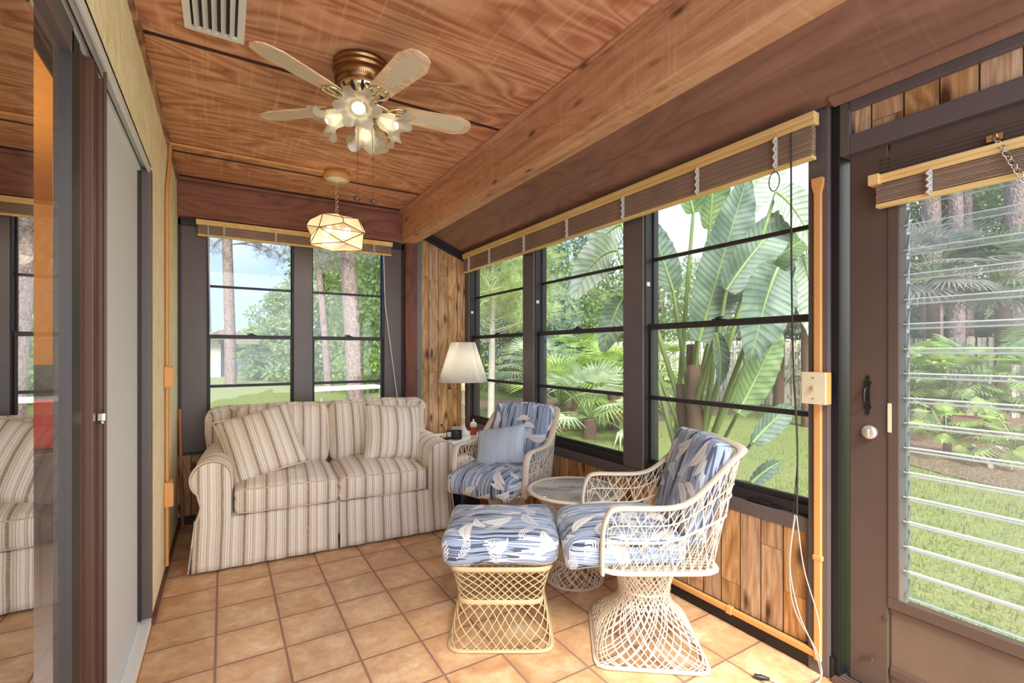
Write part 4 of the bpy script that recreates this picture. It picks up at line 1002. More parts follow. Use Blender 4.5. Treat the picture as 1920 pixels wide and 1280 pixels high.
    for k in range(NM+1):
        u = k/NM; c_ = Mid(u, .45)
        for d in (-.062, -.032, 0, .032, .062):
            for E_ in (B, T):
                uu = u+d*(1 if E_ is B else .8)
                if 0 <= uu <= 1: b.tube([c_, E_(uu)], .0016, 4, cap=False)
    def band(kf, r, fl): b.tube([Mid(j/60, kf(j/60)) for j in range(61)], r, 6, flat=fl, upv=(0, 0, 1))
    band(lambda u: .45, .005, (.006, .003))
    band(lambda u: .72, .003, (.003, .002))
    b.tube([Mid(lerp(.32, .68, j/30), .62) for j in range(31)], .004, 6, flat=(.006, .003), upv=(0, 0, 1))
    b.build('lattice_shell', wick, ch)
    # cushions
    M = Matrix.Translation((0, -.125, .475))
    cushion('seat_cushion', .46, .48, .125, M, ch, PRINT, .026, .010, .038, (random.random()*3, random.random()*3), 'x', 2, (), .008, droop=.02)
    M = Matrix.Translation((0, .205, .70)) @ Matrix.Rotation(R(-17), 4, 'X') @ Matrix.Rotation(R(90), 4, 'X')
    cushion('back_cushion', .44, .43, .09, M, ch, PRINT, .02, .008, .030, (random.random()*3, random.random()*3), 'x', 4, (), .008)
    return ch
c1 = chair('patio_armchair', (1.59, 1.50, 0), R(-121.2), 'woven white fibreglass armchair with blue leaf cushions, nearest to the camera', R(-6))
c2 = chair('patio_armchair', (1.60, 2.71, 0), R(-60), 'woven fibreglass armchair with a pale blue pillow, beside the sofa', R(10), WICK)
o = empty('throw_pillow', (1.55, 2.71, .655), 0, 'small pale blue pillow resting in the far armchair', 'pillow')
M = Matrix.Rotation(R(-60), 4, 'Z') @ Matrix.Rotation(R(58), 4, 'X') @ Matrix.Rotation(R(14), 4, 'Z')
b = MB(); bd = pillow(b, .36, .12, M, sy=.28); weld(b.build('cover', PRINT2, o))

# ottoman
ot = empty('ottoman', (1.115, 1.934, 0), R(-31.2), 'woven tan fibreglass ottoman with a square blue leaf cushion on top', 'ottoman')
P = surf(smoothprof([(0, .222, 9, .008), (0, .212, 8, .08), (0, .195, 7, .17), (0, .190, 7, .22), (0, .205, 7, .29), (0, .222, 8, .352)]))
b = MB(); random.seed(4)
strands(b, P, 36, R(40), 0, .5, r=.0026); strands(b, P, 36, R(50), .5, 1, r=.0026)
hoop(b, P, 0., .008, (.007, .013), 96); hoop(b, P, .99, .008, (.012, .006), 96); hoop(b, P, .5, .006, (.012, .003), 96)
b.build('lattice_base', WICK2, ot)
cushion('cushion', .47, .50, .125, Matrix.Translation((0, 0, .425)) @ Matrix.Rotation(R(90), 4, 'Z'), ot, PRINT, .022, .010, .04, (.7, 1.3), 'x', 9, (), .008)

# side table
st = empty('side_table', (1.687, 2.11, 0), 0, 'round glass-topped woven fibreglass side table between the two armchairs', 'table')
P = surf(smoothprof([(0, .155, 2, .006), (0, .145, 2, .06), (0, .11, 2, .115), (0, .082, 2, .17), (0, .10, 2, .28), (0, .16, 2, .40), (0, .238, 2, .488)]))
b = MB(); strands(b, P, 30, R(120), .3, 1, r=.0026); strands(b, P, 24, R(60), 0, .36, r=.0026, jit=.1); strands(b, P, 26, R(35), 0, .34, r=.0024, jit=.1); strands(b, P, 20, R(80), .6, 1, r=.0024)
hoop(b, P, 0, .008, (.006, .010)); hoop(b, P, .34, .006); hoop(b, P, .985, .006)
b.build('pedestal', WICK, st)
b = MB(); b.tube([(.252*cos(2*pi*k/72), .252*sin(2*pi*k/72), .497) for k in range(72)], .011, 8, closed=True, flat=(.009, .014), upv=(0, 0, 1)); b.build('top_rim', WICK, st)
b = MB(); random.seed(8)
for k in range(36):
    a = 2*pi*k/36; b.tube([(.245*cos(a), .245*sin(a), .487), (.02*cos(a+1.5), .02*sin(a+1.5), .47)], .003, 4)
    c_ = a+R(110); b.tube([(.245*cos(a), .245*sin(a), .486), (.245*cos(c_), .245*sin(c_), .484)], .0018, 4)
b.build('top_strands', WICK, st)
MB().lathe([(0, .497), (.245, .497), (.245, .502), (0, .502)], n=64).build('glass_top', GLASST, st)

# ================================================================== end table, lamp, things
et = empty('end_table', (1.74, 3.74, 0), 0, 'small white-topped table in the back corner carrying the lamp', 'table')
bev(MB().box((-.235, -.26, .515), (.24, .24, .543)).build('tabletop', WHITE, et), .008)
b = MB()
for sx in (-1, 1):
    for sy in (-1, 1): MB().tube([(sx*.19, sy*.19, 0), (sx*.2, sy*.2, .515)], .018, 10).build('leg', DOWEL, et)
lp = empty('table_lamp', (1.775, 3.75, .543), 0, 'white bamboo-style table lamp with a tapered shade in the back corner', 'lamp')
MB().lathe([(0, 0), (.058, 0), (.058, .015), (.05, .03), (.030, .06), (.020, .085), (.018, .10), (0, .10)], n=8).build('foot', WHITE, lp)
prof = [(.017, .09)]
for z in (.16, .28, .40): prof += [(.015, z-.012), (.019, z-.006), (.019, z+.002), (.0155, z+.008)]
prof += [(.015, .56), (0, .56)]
MB().lathe(prof, n=18).build('stem', CREAMP, lp)
b = MB().lathe([(.212, .475), (.105, .81), (.103, .81), (.210, .475)], n=6, a0=.3); 
b = MB(); b.lathe([(.213, .472), (.106, .812)], n=40); b.lathe([(.106, .812), (.104, .812), (.2105, .472), (.213, .472)], n=40); b.build('shade', SHADE, lp)
MB().tube([(.213*cos(-1.2), .213*sin(-1.2), .472), (.106*cos(-1.2), .106*sin(-1.2), .812)], .0015, 4).build('shade_seam', plain('seam_grey', srgb(170, 164, 150), .8), lp)
b = MB()
for k in range(3): a = 2*pi*k/3; b.tube([(0, 0, .79), (.104*cos(a), .104*sin(a), .805)], .0015, 4)
b.tube([(0, 0, .55), (0, 0, .80)], .003, 6); b.build('harp', BRASSL, lp)
l = bpy.data.lights.new('lampshade_fill', 'POINT'); l.energy = 4.0; l.color = (1, .95, .88); l.shadow_soft_size = .05  # added weak light inside the lamp, there only to whiten its shade
lo = bpy.data.objects.new('lampshade_fill', l); col.objects.link(lo); lo.parent = lp; lo.location = (0.012, 0, .66)
cn = empty('spray_can', (1.80, 3.60, .543), 0, 'white aerosol can with red label beside the lamp', 'spray can')
MB().lathe([(0, 0), (.028, 0), (.028, .12), (.022, .135), (.012, .14), (0, .14)], n=20).build('can', WHITE, cn)
MB().lathe([(.0285, .03), (.0285, .10)], n=20).build('label', REDP, cn)
MB().lathe([(0, .14), (.008, .14), (.007, .16), (0, .162)], n=10).build('nozzle', WHITE, cn)
cm = empty('camera', (1.655, 3.67, .543), R(-35), 'black camera lying on the end table in front of the lamp', 'camera')
bev(MB().box((-.065, -.025, 0), (.065, .03, .075)).build('body', BLKPL, cm), .008)
MB().lathe([(0, 0), (.032, 0), (.034, .03), (.028, .045), (0, .04)], n=20, M=Matrix.Translation((.02, -.02, .038)) @ Matrix.Rotation(R(90), 4, 'X')).build('lens', BLKPL, cm)
bev(MB().box((-.02, -.02, .075), (.045, .025, .10)).build('prism_top', plain('silver_plastic', srgb(180, 180, 178), .3, .4), cm), .006)
bev(MB().box((-.055, -.029, .02), (-.02, -.024, .06)).build('sticker', WHITE, cm), .001)
cs = empty('charger', (1.545, 3.64, .543), 0, 'small black charger with yellow cap on the left edge of the end table', 'charger')
bev(MB().box((-.035, -.03, 0), (.035, .03, .035)).build('body', BLKPL, cs), .006)
bev(MB().box((-.03, -.032, .03), (.01, -.01, .05)).build('cap', plain('yellow_cap', srgb(214, 200, 90), .4), cs), .003)
MB().tube(spline([(.0, .01, .03), (.02, .02, .08), (.0, .03, .12), (-.01, .03, .10)], 5), .0025, 5).sphere((-.005, .03, .125), .009, 6).build('cable', BLKPL, cs)
# things on the floor between sofa and armchair
b = MB(); softbox(b, .20, .22, .36, .05, .01, .02, 8, Matrix.Translation((1.60, 3.38, .18)), wrinkle=.02)
tag(weld(b.build('black_bag', BLKPL)), 'black bag standing on the floor between the loveseat and far armchair', 'bag')
b = MB(); softbox(b, .16, .14, .06, .03, .01, .02, 8, Matrix.Translation((1.60, 3.38, .415)), wrinkle=.03)
tag(weld(b.build('crumpled_cloth', WHITE)), 'crumpled white cloth lying on top of the black bag', 'cloth')
b = MB(); softbox(b, .05, .03, .02, .009, .004, .0, 6, Matrix.Translation((1.555, 1.955, .012)) @ Matrix.Rotation(.6, 4, 'Z'), wrinkle=.008)
b = MB(); softbox(b, .04, .022, .014, .006, .003, .0, 6, Matrix.Translation((1.62, 1.79, .010)) @ Matrix.Rotation(.6, 4, 'Z'), wrinkle=.006)
tag(weld(b.build('paper_scrap', plain('pink_scrap', srgb(214, 170, 156), .8))), 'tiny pinkish scrap on the floor tiles by the side table', 'scrap')

# ================================================================== OUTDOORS
GZ = -.22
def quadleaf(mb, c, d, nrm, L, W):
    d = d.normalized(); s = d.cross(nrm); s = s.normalized() if s.length > 1e-5 else d.orthogonal()
    mb.add([c, c+d*L*.5+s*W*.5, c+d*L, c+d*L*.5-s*W*.5], [(0, 1, 2, 3)], smooth=False)
def rv(): 
    while True:
        v = Vector((random.uniform(-1, 1), random.uniform(-1, 1), random.uniform(-1, 1)))
        if .01 < v.length < 1: return v.normalized()
def crown(c, rad, n, L, W, clumps=30, shell=.55):
    mb = MB(); cl = []
    for k in range(clumps):
        d = rv(); rr = random.uniform(shell, 1); cl.append((Vector((c[0]+d.x*rad[0]*rr, c[1]+d.y*rad[1]*rr, c[2]+d.z*rad[2]*rr)), random.uniform(.22, .42)))
    for k in range(n):
        cc, cr = random.choice(cl); d = rv(); p = cc+Vector((d.x*rad[0], d.y*rad[1], d.z*rad[2]*.8))*cr*random.random()**.4
        quadleaf(mb, p, (d+rv()*.8+Vector((0, 0, -.2))), rv(), L*random.uniform(.6, 1.3), W*random.uniform(.6, 1.2))
    return mb
def trunk(pts, rs, n=12): return MB().tube(spline(pts, 4), rs[0], n, rs=[lerp(rs[0], rs[1], i/(4*(len(pts)-1))) for i in range(4*(len(pts)-1)+1)])
def tree(name, u, d, z0, height, rad, mat, label, n=2500, L=.35, W=.2, bark=BARK, tr=.2, group=None, cz=None, lean=(0, 0), clumps=30, cat='tree'):
    p = at(u, 660, d); rt = empty(name, (p.x, p.y, z0), 0, label, cat, group)
    trunk([(0, 0, -.05), (lean[0]*.5, lean[1]*.5, height*.45), (lean[0], lean[1], height*.85)], (tr, tr*.5)).build('trunk', bark, rt)
    crown((lean[0], lean[1], cz if cz is not None else height-rad[2]*.6), rad, int(n*2.2), L*.62, W*.6, clumps).build('crown', mat, rt); return rt
random.seed(21)
# ground
b = MB().add([(-60, YB+.1, GZ), (2.15, YB+.1, GZ), (2.15, -30, GZ), (90, -30, GZ), (90, 120, GZ), (-60, 120, GZ)], [(0, 1, 2, 3, 4, 5)], smooth=False)
lw = b.build('ground', LAWN); lw['kind'] = 'structure'
def patch(name, pts, z, mat, lab=None):
    m = MB(); n = len(pts); m.prism(pts, GZ-.02, z, axis='z'); o = m.build(name, mat); o['kind'] = 'structure'; return o
def gp(u, v, zz=GZ):
    d = (CAM_H-zz)*FPX/(v-660); p = at(u, v, d); return (p.x, p.y)
patch('ground_mulch_bed', [gp(905, 748), gp(900, 768), gp(1000, 778), gp(1170, 782), gp(1320, 780), gp(1420, 772), gp(1380, 752), gp(1200, 750)], GZ+.012, MULCH)
patch('ground_mulch_border', [gp(1560, 770), gp(1660, 860), gp(1780, 893), gp(1920, 925), gp(2200, 990), gp(2200, 770), gp(1900, 745), gp(1600, 740)], GZ+.014, MULCH)
patch('ground_pine_straw', [gp(700, 745), gp(640, 752), gp(660, 768), gp(760, 775), gp(840, 760), gp(800, 740)], GZ+.012, MULCH)
# outer skin of the house
b = MB().box((XR+.1, .93, GZ), (XR+.13, YB+.1, .5)).box((XL-.2, YB+.1, GZ), (XR+.13, YB+.13, .5)); struct('wall_outside_base', b, HOUSEW)
# grass tufts near the louvred door and windows
b = MB()
for k in range(14000):
    x = 2.2+random.random()**1.4*6; y = random.uniform(-1.5, 6.5) if random.random() < .4 else random.uniform(-.5, 3)
    h = random.uniform(.03, .08); a = random.uniform(0, 6.28); d = Vector((cos(a)*.4, sin(a)*.4, 1)); s_ = Vector((-sin(a), cos(a), 0))*.005
    p = Vector((x, y, GZ)); b.add([p-s_, p+s_, p+d*h], [(0, 1, 2)], smooth=False)
tag(b.build('grass', mk_leaf('grass_blade', srgb(120, 142, 72), srgb(166, 178, 112), .4, 3.)), 'tufts of green grass growing on the lawn outside the windows', 'grass', kind='stuff')

# fence
def fence(u0, d0, u1, d1, z0, z1, n):
    a = at(u0, 660, d0); c = at(u1, 660, d1); a.z = c.z = 0; L_ = (c-a).length; dr_ = (c-a).normalized(); mid = (a+c)/2
    rt = empty('board_fence', (mid.x, mid.y, z0), atan2(dr_.y, dr_.x), 'weathered pale shadowbox board fence across the garden', 'fence')
    b = MB(); w_ = L_/n
    for k in range(n): 
        x = -L_/2+k*w_; b.box((x+w_*.06, -.01 if k % 2 else .06, 0), (x+w_*.80, .012 if k % 2 else .085, z1-z0-random.uniform(0, .02)))
    b.build('boards', FENCE, rt); r_ = MB()
    for z in (.25, .9, 1.55): r_.box((-L_/2, .02, z), (L_/2, .055, z+.09))
    r_.build('rails', FENCE, rt)
    for k in range(7): MB().box((-L_/2+k*L_/6-.05, .02, -.1), (-L_/2+k*L_/6+.05, .12, z1-z0+.02)).build('post', FENCE, rt)
fence(1130, 16.5, 2050, 10, GZ-.05, 1.62, 120)

# pines seen through the back windows
def pine(u, v, top_u, r0, r1, lab, h=12, tufts=(), bark=BARK, d=None):
    g_ = gp(u, v); rt = empty('pine_tree', (g_[0], g_[1], GZ), 0, lab, 'tree'); d = (CAM_H-GZ)*FPX/(v-660)
    t = at(top_u, 450, d); dx, dy = (t.x-g_[0]), (t.y-g_[1]); zt = t.z-GZ; k = h/zt
    trunk([(0, 0, -.05), (dx*.25, dy*.25, zt*.33), (dx*.6, dy*.6, zt*.66), (dx, dy, zt), (dx*k, dy*k, h)], (r0, r1), 14).build('trunk', bark, rt)
    if tufts:
        b = MB(); br = MB()
        for (tu, tv, tr_) in tufts:
            c_ = at(tu, tv, d*.98)-rt.location; st_ = Vector((dx, dy, zt))*random.uniform(.95, 1.15)
            br.tube(spline([st_, st_.lerp(c_, .5)+Vector((0, 0, .15)), c_], 4), .03, 5, rs=[.04-.003*q for q in range(9)])
            for q in range(22):
                e = c_+rv()*tr_*random.random()**.5; br.tube([c_, e], .008, 3, cap=False)
                for z in range(16): quadleaf(b, e, rv()+Vector((0, 0, .2)), rv(), .22, .012)
        b.build('needles', G_GREY, rt); br.build('branches', bark, rt)
    return rt
pine(433, 722, 426, .24, .19, 'tall pine trunk on the lawn, leftmost through the back windows', 13, [(400, 462, .5), (500, 470, .5), (525, 478, .5), (545, 462, .5), (478, 458, .4), (455, 440, .5)])
pine(616, 736, 592, .13, .10, 'slender leaning pine trunk next to the thick pine', 12, [(598, 470, .4), (612, 484, .35)])
pine(666, 748, 650, .26, .24, 'thick rough-barked pine trunk outside the right back window', 12, [(620, 492, .35), (640, 478, .4), (690, 470, .4)])
random.seed(31)
GT = 'broadleaf trees beyond the back lawn'
tree('leafy_tree', 556, 34, GZ, 5.2, (2.4, 3, 2.6), G_MID, 'round green tree in the left back window beside the mullion', 5000, .5, .3, BARKG, .2, GT, clumps=40)
tree('leafy_tree', 606, 27, GZ, 6.5, (1.7, 2.4, 4.4), G_MID, 'dense green tree behind the slender pine', 5000, .42, .26, BARKG, .2, GT, clumps=40, cz=2.5)
tree('leafy_tree', 645, 24, GZ, 9.5, (2.6, 2.6, 4.6), G_MID, 'broad green tree directly behind the thick pine', 6000, .4, .26, BARKG, .2, GT, clumps=46, cz=3.8)
tree('leafy_tree', 712, 21, GZ, 10.5, (2.8, 2.4, 6.2), G_BRIGHT, 'tall green tree at the right edge of the back windows', 7000, .36, .22, BARKG, .2, GT, clumps=50, cz=4.4)
tree('leafy_tree', 790, 19, GZ, 9, (2.5, 2.5, 5.5), G_MID, 'green tree hidden behind the back corner post', 4500, .36, .22, BARKG, .2, GT, clumps=40, cz=3.8)
tree('distant_tree', 460, 60, GZ, 3.6, (6, 3, 1.7), G_PALE, 'low distant tree line left of the lawn', 2500, .9, .6, BARKG, .2, GT, clumps=30)
tree('distant_tree', 520, 50, GZ, 3.6, (5, 3, 1.8), G_MID, 'low distant tree line in the middle of the lawn', 2500, .9, .6, BARKG, .2, GT, clumps=30)
for u, d, r_, lab in ((500, 25, 1.1, 'rounded shrub at the lawn edge, first right of the house'), (548, 24, 1.2, 'rounded shrub on the lawn beside the window mullion'), (600, 22, 1.1, 'low shrub behind the slender pine'), (700, 18, 1.1, 'low bright shrub right of the thick pine')):
    p = at(u, 660, d); rt = empty('round_shrub', (p.x, p.y, GZ), 0, lab, 'shrub', 'shrubs along the back lawn')
    crown((0, 0, r_*.7), (r_, r_, r_*.9), 1600, .22, .14, 16).build('foliage', G_BRIGHT if u > 650 else G_MID, rt); MB().tube([(0, 0, -.02), (0, 0, r_*.6)], .05, 6).build('stem', BARKG, rt)
# neighbour house
p = at(398, 660, 30); hs = empty('house', (p.x-1.0, p.y, GZ), R(5), 'neighbouring cream house with screened porch across the back lawn', 'house')
MB().box((-8, -2, 0), (1.3, 4, 2.3)).build('wall', HOUSEW, hs); MB().prism([(-9, 2.25), (1.9, 2.25), (-1, 3.1), (-9, 3.1)], -2.6, 4.6).build('roof', ROOFM, hs)
MB().box((1.3, -1.6, 0), (4.2, 3, 2.0)).build('screened_porch', plain('dark_screen', srgb(110, 112, 122), .6), hs); MB().prism([(1.2, 2.0), (4.5, 1.95), (2.2, 2.75), (1.2, 2.8)], -2.0, 3.4).build('porch_roof', ROOFM, hs)
MB().box((-.6, -2.03, .9), (.5, -1.98, 1.9)).build('window', plain('house_window_dark', srgb(90, 96, 104), .2), hs)
p = at(480, 660, 26)
rt = empty('cabbage_palm', (p.x, p.y, GZ), 0, 'small fan palm in front of the neighbouring house', 'palm')
# garden table behind the sofa
p = gp(640, 765); gt = empty('garden_table', (p[0]-.3, p[1]-2.0, GZ), R(10), 'white round-cornered garden table on the lawn behind the sofa', 'table')

def fan_frond(mb, o, d, L, spread=2.4, n=15, w_=.035, droop=.25):
    d = d.normalized(); s = d.cross(Vector((0, 0, 1))); s = s.normalized() if s.length > .1 else Vector((1, 0, 0)); upn = s.cross(d)
    for k in range(n):
        a = -spread/2+spread*k/(n-1); dd = d*cos(a)+s*sin(a); p1 = o+dd*L*.38; p2 = o+dd*L+Vector((0, 0, -droop*L)); wv = (upn.cross(dd)).normalized()*w_*.5
        mb.add([o, p1+wv, p1-wv, p2], [(0, 1, 2), (1, 3, 2)], smooth=False)
def fanpalm(name, u, d, z0, trunk_h, nf, L, pet, mat, lab, group=None, bark=BARKB, tr=.12):
    p = at(u, 660, d); rt = empty(name, (p.x, p.y, z0), 0, lab, 'palm', group); top = Vector((0, 0, trunk_h))
    MB().tube([(0, 0, -.05), (.03, .02, trunk_h*.5), (0, 0, trunk_h)], tr, 10).build('trunk', bark, rt); f = MB(); q = MB()
    for k in range(nf):
        a = random.uniform(0, 6.28); el = random.uniform(-.35, 1.3); dd = Vector((cos(a)*cos(el), sin(a)*cos(el), sin(el))); e = top+dd*pet
        q.tube([top, top.lerp(e, .6)+Vector((0, 0, .05)), e], .01, 4, cap=False); fan_frond(f, e, dd+Vector((0, 0, -.15)), L*random.uniform(.8, 1.15), w_=L*.07)
    f.build('fronds', mat, rt); q.build('petioles', PETI, rt); return rt
random.seed(5)
for k, (u, d, th_, lab) in enumerate([(1050, 9.0, .5, 'palmetto in the second garden window, left one'), (1105, 8.2, .35, 'palmetto in the second garden window, nearest to the mulch edge'), (1150, 9.2, .8, 'palmetto behind the window post, tallest of the low ones'), (1000, 11.5, .9, 'palmetto behind the first mullion'), (1080, 12, 1.2, 'palmetto farther back beneath the oak'), (1190, 11, .8, 'palmetto farther back near the fence end'), (1235, 10.5, 1.0, 'palmetto behind the broad-leaved plant')]):
    fanpalm('palmetto', u, d, GZ, th_, 26, .62, .65, G_PALE if k % 2 else G_BRIGHT, lab, 'palmettos in the mulch bed')
fanpalm('palmetto', 1460, 11.8, GZ, 2.5, 40, .75, .7, G_GREY, 'tall grey-green fan palm above the fence beside the door post', 'palmettos in the mulch bed')
fanpalm('palmetto', 1515, 9.5, GZ, 3.2, 44, .7, .7, G_GREY, 'tallest fan palm behind the window blind cord', 'palmettos in the mulch bed')
fanpalm('palmetto', 1750, 10.4, GZ, 3.1, 44, .8, .8, G_GREY, 'fan palm hanging over the fence behind the top louvres', 'palmettos in the mulch bed')
fanpalm('palmetto', 1880, 10.2, GZ, 3.0, 44, .8, .8, G_DARK, 'fan palm behind the fence at the right edge', 'palmettos in the mulch bed')
# finish the small palm started above
pl = [o for o in col.objects if o.name.startswith('cabbage_palm')][0]
f = MB(); q = MB().tube([(0, 0, -.05), (0, 0, 1.3)], .14, 8)
for k in range(26):
    a = random.uniform(0, 6.28); el = random.uniform(-.3, 1.3); dd = Vector((cos(a)*cos(el), sin(a)*cos(el), sin(el))); fan_frond(f, Vector((0, 0, 1.3))+dd*.6, dd, .8, w_=.07)
f.build('fronds', G_MID, pl); q.build('trunk', BARKB, pl)
bev(MB().box((-.9, -.5, .66), (.9, .5, .70)).build('tabletop', WHITE, gt), .02)
for sx in (-1, 1):
    for sy in (-1, 1): MB().tube([(sx*.7, sy*.35, 0), (sx*.65, sy*.32, .66)], .02, 8).build('leg', WHITE, gt)
# soft young pine in window 1
def youngpine(u, d, h, lab, n=150, mat=G_PINE, tr=.07, group='young pines in the side garden'):
    p = at(u, 660, d); rt = empty('young_pine', (p.x, p.y, GZ), 0, lab, 'tree', group); MB().tube([(0, 0, -.05), (.05, .02, h*.5), (0, 0, h)], tr, 8, rs=[tr, tr*.8, tr*.3]).build('trunk', BARKG, rt)
    b = MB(); br = MB()
    for k in range(n):
        z = lerp(h*.36, h, (k/n)); a = random.uniform(0, 6.28); L_ = lerp(1.5, .4, (z/h-.3)/.7)*random.uniform(.4, 1); e = Vector((cos(a)*L_, sin(a)*L_, z+L_*.3)); s_ = Vector((0, 0, z))
        br.tube([s_, e], .008, 3, cap=False)
        for q in range(3):
            c_ = s_.lerp(e, .5+.25*q)
            for t in range(26): quadleaf(b, c_, rv()+(e-s_).normalized()*.8+Vector((0, 0, .3)), rv(), .24, .012)
    b.build('needles', mat, rt); br.build('branches', BARKG, rt)
random.seed(9)
youngpine(920, 9.0, 4.6, 'young feathery pine with a pale trunk in the first garden window', 190)
youngpine(985, 12, 5.6, 'young pine farther back behind the first mullion', 160)
youngpine(880, 13, 6.2, 'young pine behind the back corner of the room', 160)
GS = 'oaks and pines behind the side fence'
for (u, d, h, rad, mat, lab, n, cz) in [
    (1050, 21, 9.5, (3.2, 3, 3.2), G_DARK, 'dark oak above the second garden window', 5000, 6.3),
    (950, 19, 8, (3, 3, 3.6), G_MID, 'leafy tree behind the young pines', 4500, 3.8),
    (1110, 19, 6, (3, 3, 2.2), G_MID, 'leafy tree low behind the palmettos', 4500, 2.4),
    (1010, 17, 5, (2.6, 2.4, 2.0), G_DARK, 'dark bush behind the first mullion', 4000, 1.6),
    (1240, 20, 7, (3.4, 3, 2.8), G_MID, 'leafy tree behind the broad-leaved plant', 4500, 2.8),
    (1390, 19, 7, (3.4, 3, 2.6), G_PALE, 'pale tree above the fence, centre of the third window', 4500, 3.2),
    (1690, 15.5, 8, (3, 3, 3.6), G_DARK, 'dark tree behind the fence at the left of the louvres', 5000, 3.6),
    (1800, 14.5, 8, (2.8, 2.8, 3.8), G_DARK, 'dark tree behind the fence in the middle of the louvres', 5000, 3.9),
    (1920, 14, 8, (2.8, 2.8, 3.8), G_MID, 'dark tree behind the fence at the right edge', 5000, 3.9),
    (1540, 17, 7, (3, 3, 2.8), G_GREY, 'grey-green tree above the fence behind the door post', 4000, 3.4)]:
    tree('oak_tree', u, d, GZ, h, rad, mat, lab, n, .30, .17, BARK, .18, GS, cz=cz, clumps=44)
for u, d, r_, lab in ((1790, 12.6, .2, 'paired pine trunk behind the fence, left one'), (1812, 12.9, .15, 'paired pine trunk behind the fence, right one'), (1745, 12.8, .25, 'dark pine trunk behind the fence at the louvre clips'), (1905, 12, .25, 'thick pine trunk behind the fence at the right edge')):
    p = at(u, 660, d); rt = empty('pine_trunk_tree', (p.x, p.y, GZ), 0, lab, 'tree', 'pines behind the fence'); trunk([(0, 0, -.05), (.1, 0, 4), (.05, .1, 9)], (r_, r_*.7)).build('trunk', BARK, rt)
    crown((0, 0, 9), (1.6, 1.6, 1.2), 900, .3, .06, 12).build('crown', G_GREY, rt)
# philodendrons in front of the fence
def lobed(mb, o, d, L):
    d = d.normalized(); s = d.cross(Vector((0, 0, 1))); s = s.normalized() if s.length > .1 else Vector((1, 0, 0)); up = s.cross(d)
    N_ = 7
    for k in range(N_):
        t = .1+.8*k/N_; c_ = o+d*L*t-up*0+Vector((0, 0, -.12*L*t*t)); w_ = L*.48*sin(pi*(t*.8+.15))
        for sg in (-1, 1):
            e = c_+s*sg*w_+d*L*.16+Vector((0, 0, -.25*w_)); m_ = c_.lerp(e, .55)+d*L*.035; m2 = c_.lerp(e, .55)-d*L*.03
            mb.add([c_-d*L*.05, m2, e, m_, c_+d*L*.06], [(0, 1, 2, 3, 4)], smooth=False)
    mb.add([o+d*L*.75+s*.08*L, o+d*L*.75-s*.08*L, o+d*L*1.05+Vector((0, 0, -.15*L))], [(0, 1, 2)], smooth=False)
def philo(u, d, h, n, L, mat, lab, stem=True, zoff=0):
    p = at(u, 660, d); rt = empty('philodendron', (p.x, p.y, GZ+zoff), 0, lab, 'plant', 'split-leaf philodendrons by the fence'); f = MB(); q = MB()
    MB().tube([(0, 0, -.02), (.03, 0, h*.35)], .05, 8).build('stem', BARKB, rt); top = Vector((.0, 0, h*.3))
    for k in range(n):
        a = random.uniform(0, 6.28); el = random.uniform(.15, 1.35); pl_ = h*random.uniform(.45, .85); dd = Vector((cos(a)*cos(el), sin(a)*cos(el), sin(el))); e = top+dd*pl_
        q.tube([top, top.lerp(e, .5)+Vector((0, 0, .06)), e], .009, 4, cap=False); lobed(f, e, Vector((dd.x+.01, dd.y, dd.z-.75)), L*random.uniform(.7, 1.15))
    f.build('leaves', mat, rt); q.build('petioles', PETI, rt)
random.seed(14)
for a in [(1700, 8.8, 1.35, 44, .45, G_MID, 'split-leaf philodendron at the left of the louvres'), (1775, 8.6, 1.55, 54, .5, G_BRIGHT, 'large split-leaf philodendron in the middle of the louvres'), (1850, 8.4, 1.5, 50, .5, G_MID, 'split-leaf philodendron right of the middle'), (1930, 8.0, 1.35, 44, .5, G_MID, 'split-leaf philodendron at the right edge, tall one'), (1775, 6.8, .62, 30, .32, G_BRIGHT, 'low yellow-green philodendron on the mulch, middle'), (1905, 6.2, .60, 34, .32, G_BRIGHT, 'low yellow-green philodendron on the mulch, right edge'), (1650, 10, 1.3, 40, .45, G_MID, 'split-leaf philodendron behind the door stile'), (1300, 14.2, .9, 30, .4, G_MID, 'small philodendron at the foot of the fence, left'), (1470, 13.4, 1.9, 60, .5, G_PALE, 'tall philodendron against the fence beside the blind cord')]: philo(*a)
# pine cone-ish roots and fallen branches
for k, (u, v, u2, v2, lab) in enumerate([(1822, 840, 1858, 880, 'fallen grey branch on the mulch, nearest the philodendron'), (1850, 838, 1915, 875, 'thin fallen branch on the mulch, right side'), (1840, 855, 1905, 850, 'thin fallen branch on the mulch, crossing one')]):
    a = gp(u, v); c = gp(u2, v2); A_ = Vector((a[0], a[1], GZ+.04)); C_ = Vector((c[0], c[1], GZ+.04))
    tag(MB().tube(spline([A_, A_.lerp(C_, .5)+Vector((.05, .05, .06)), C_], 5), .03 if k == 0 else .014, 7).build('fallen_branch', BARKG), lab, 'branch', 'fallen branches on the mulch')

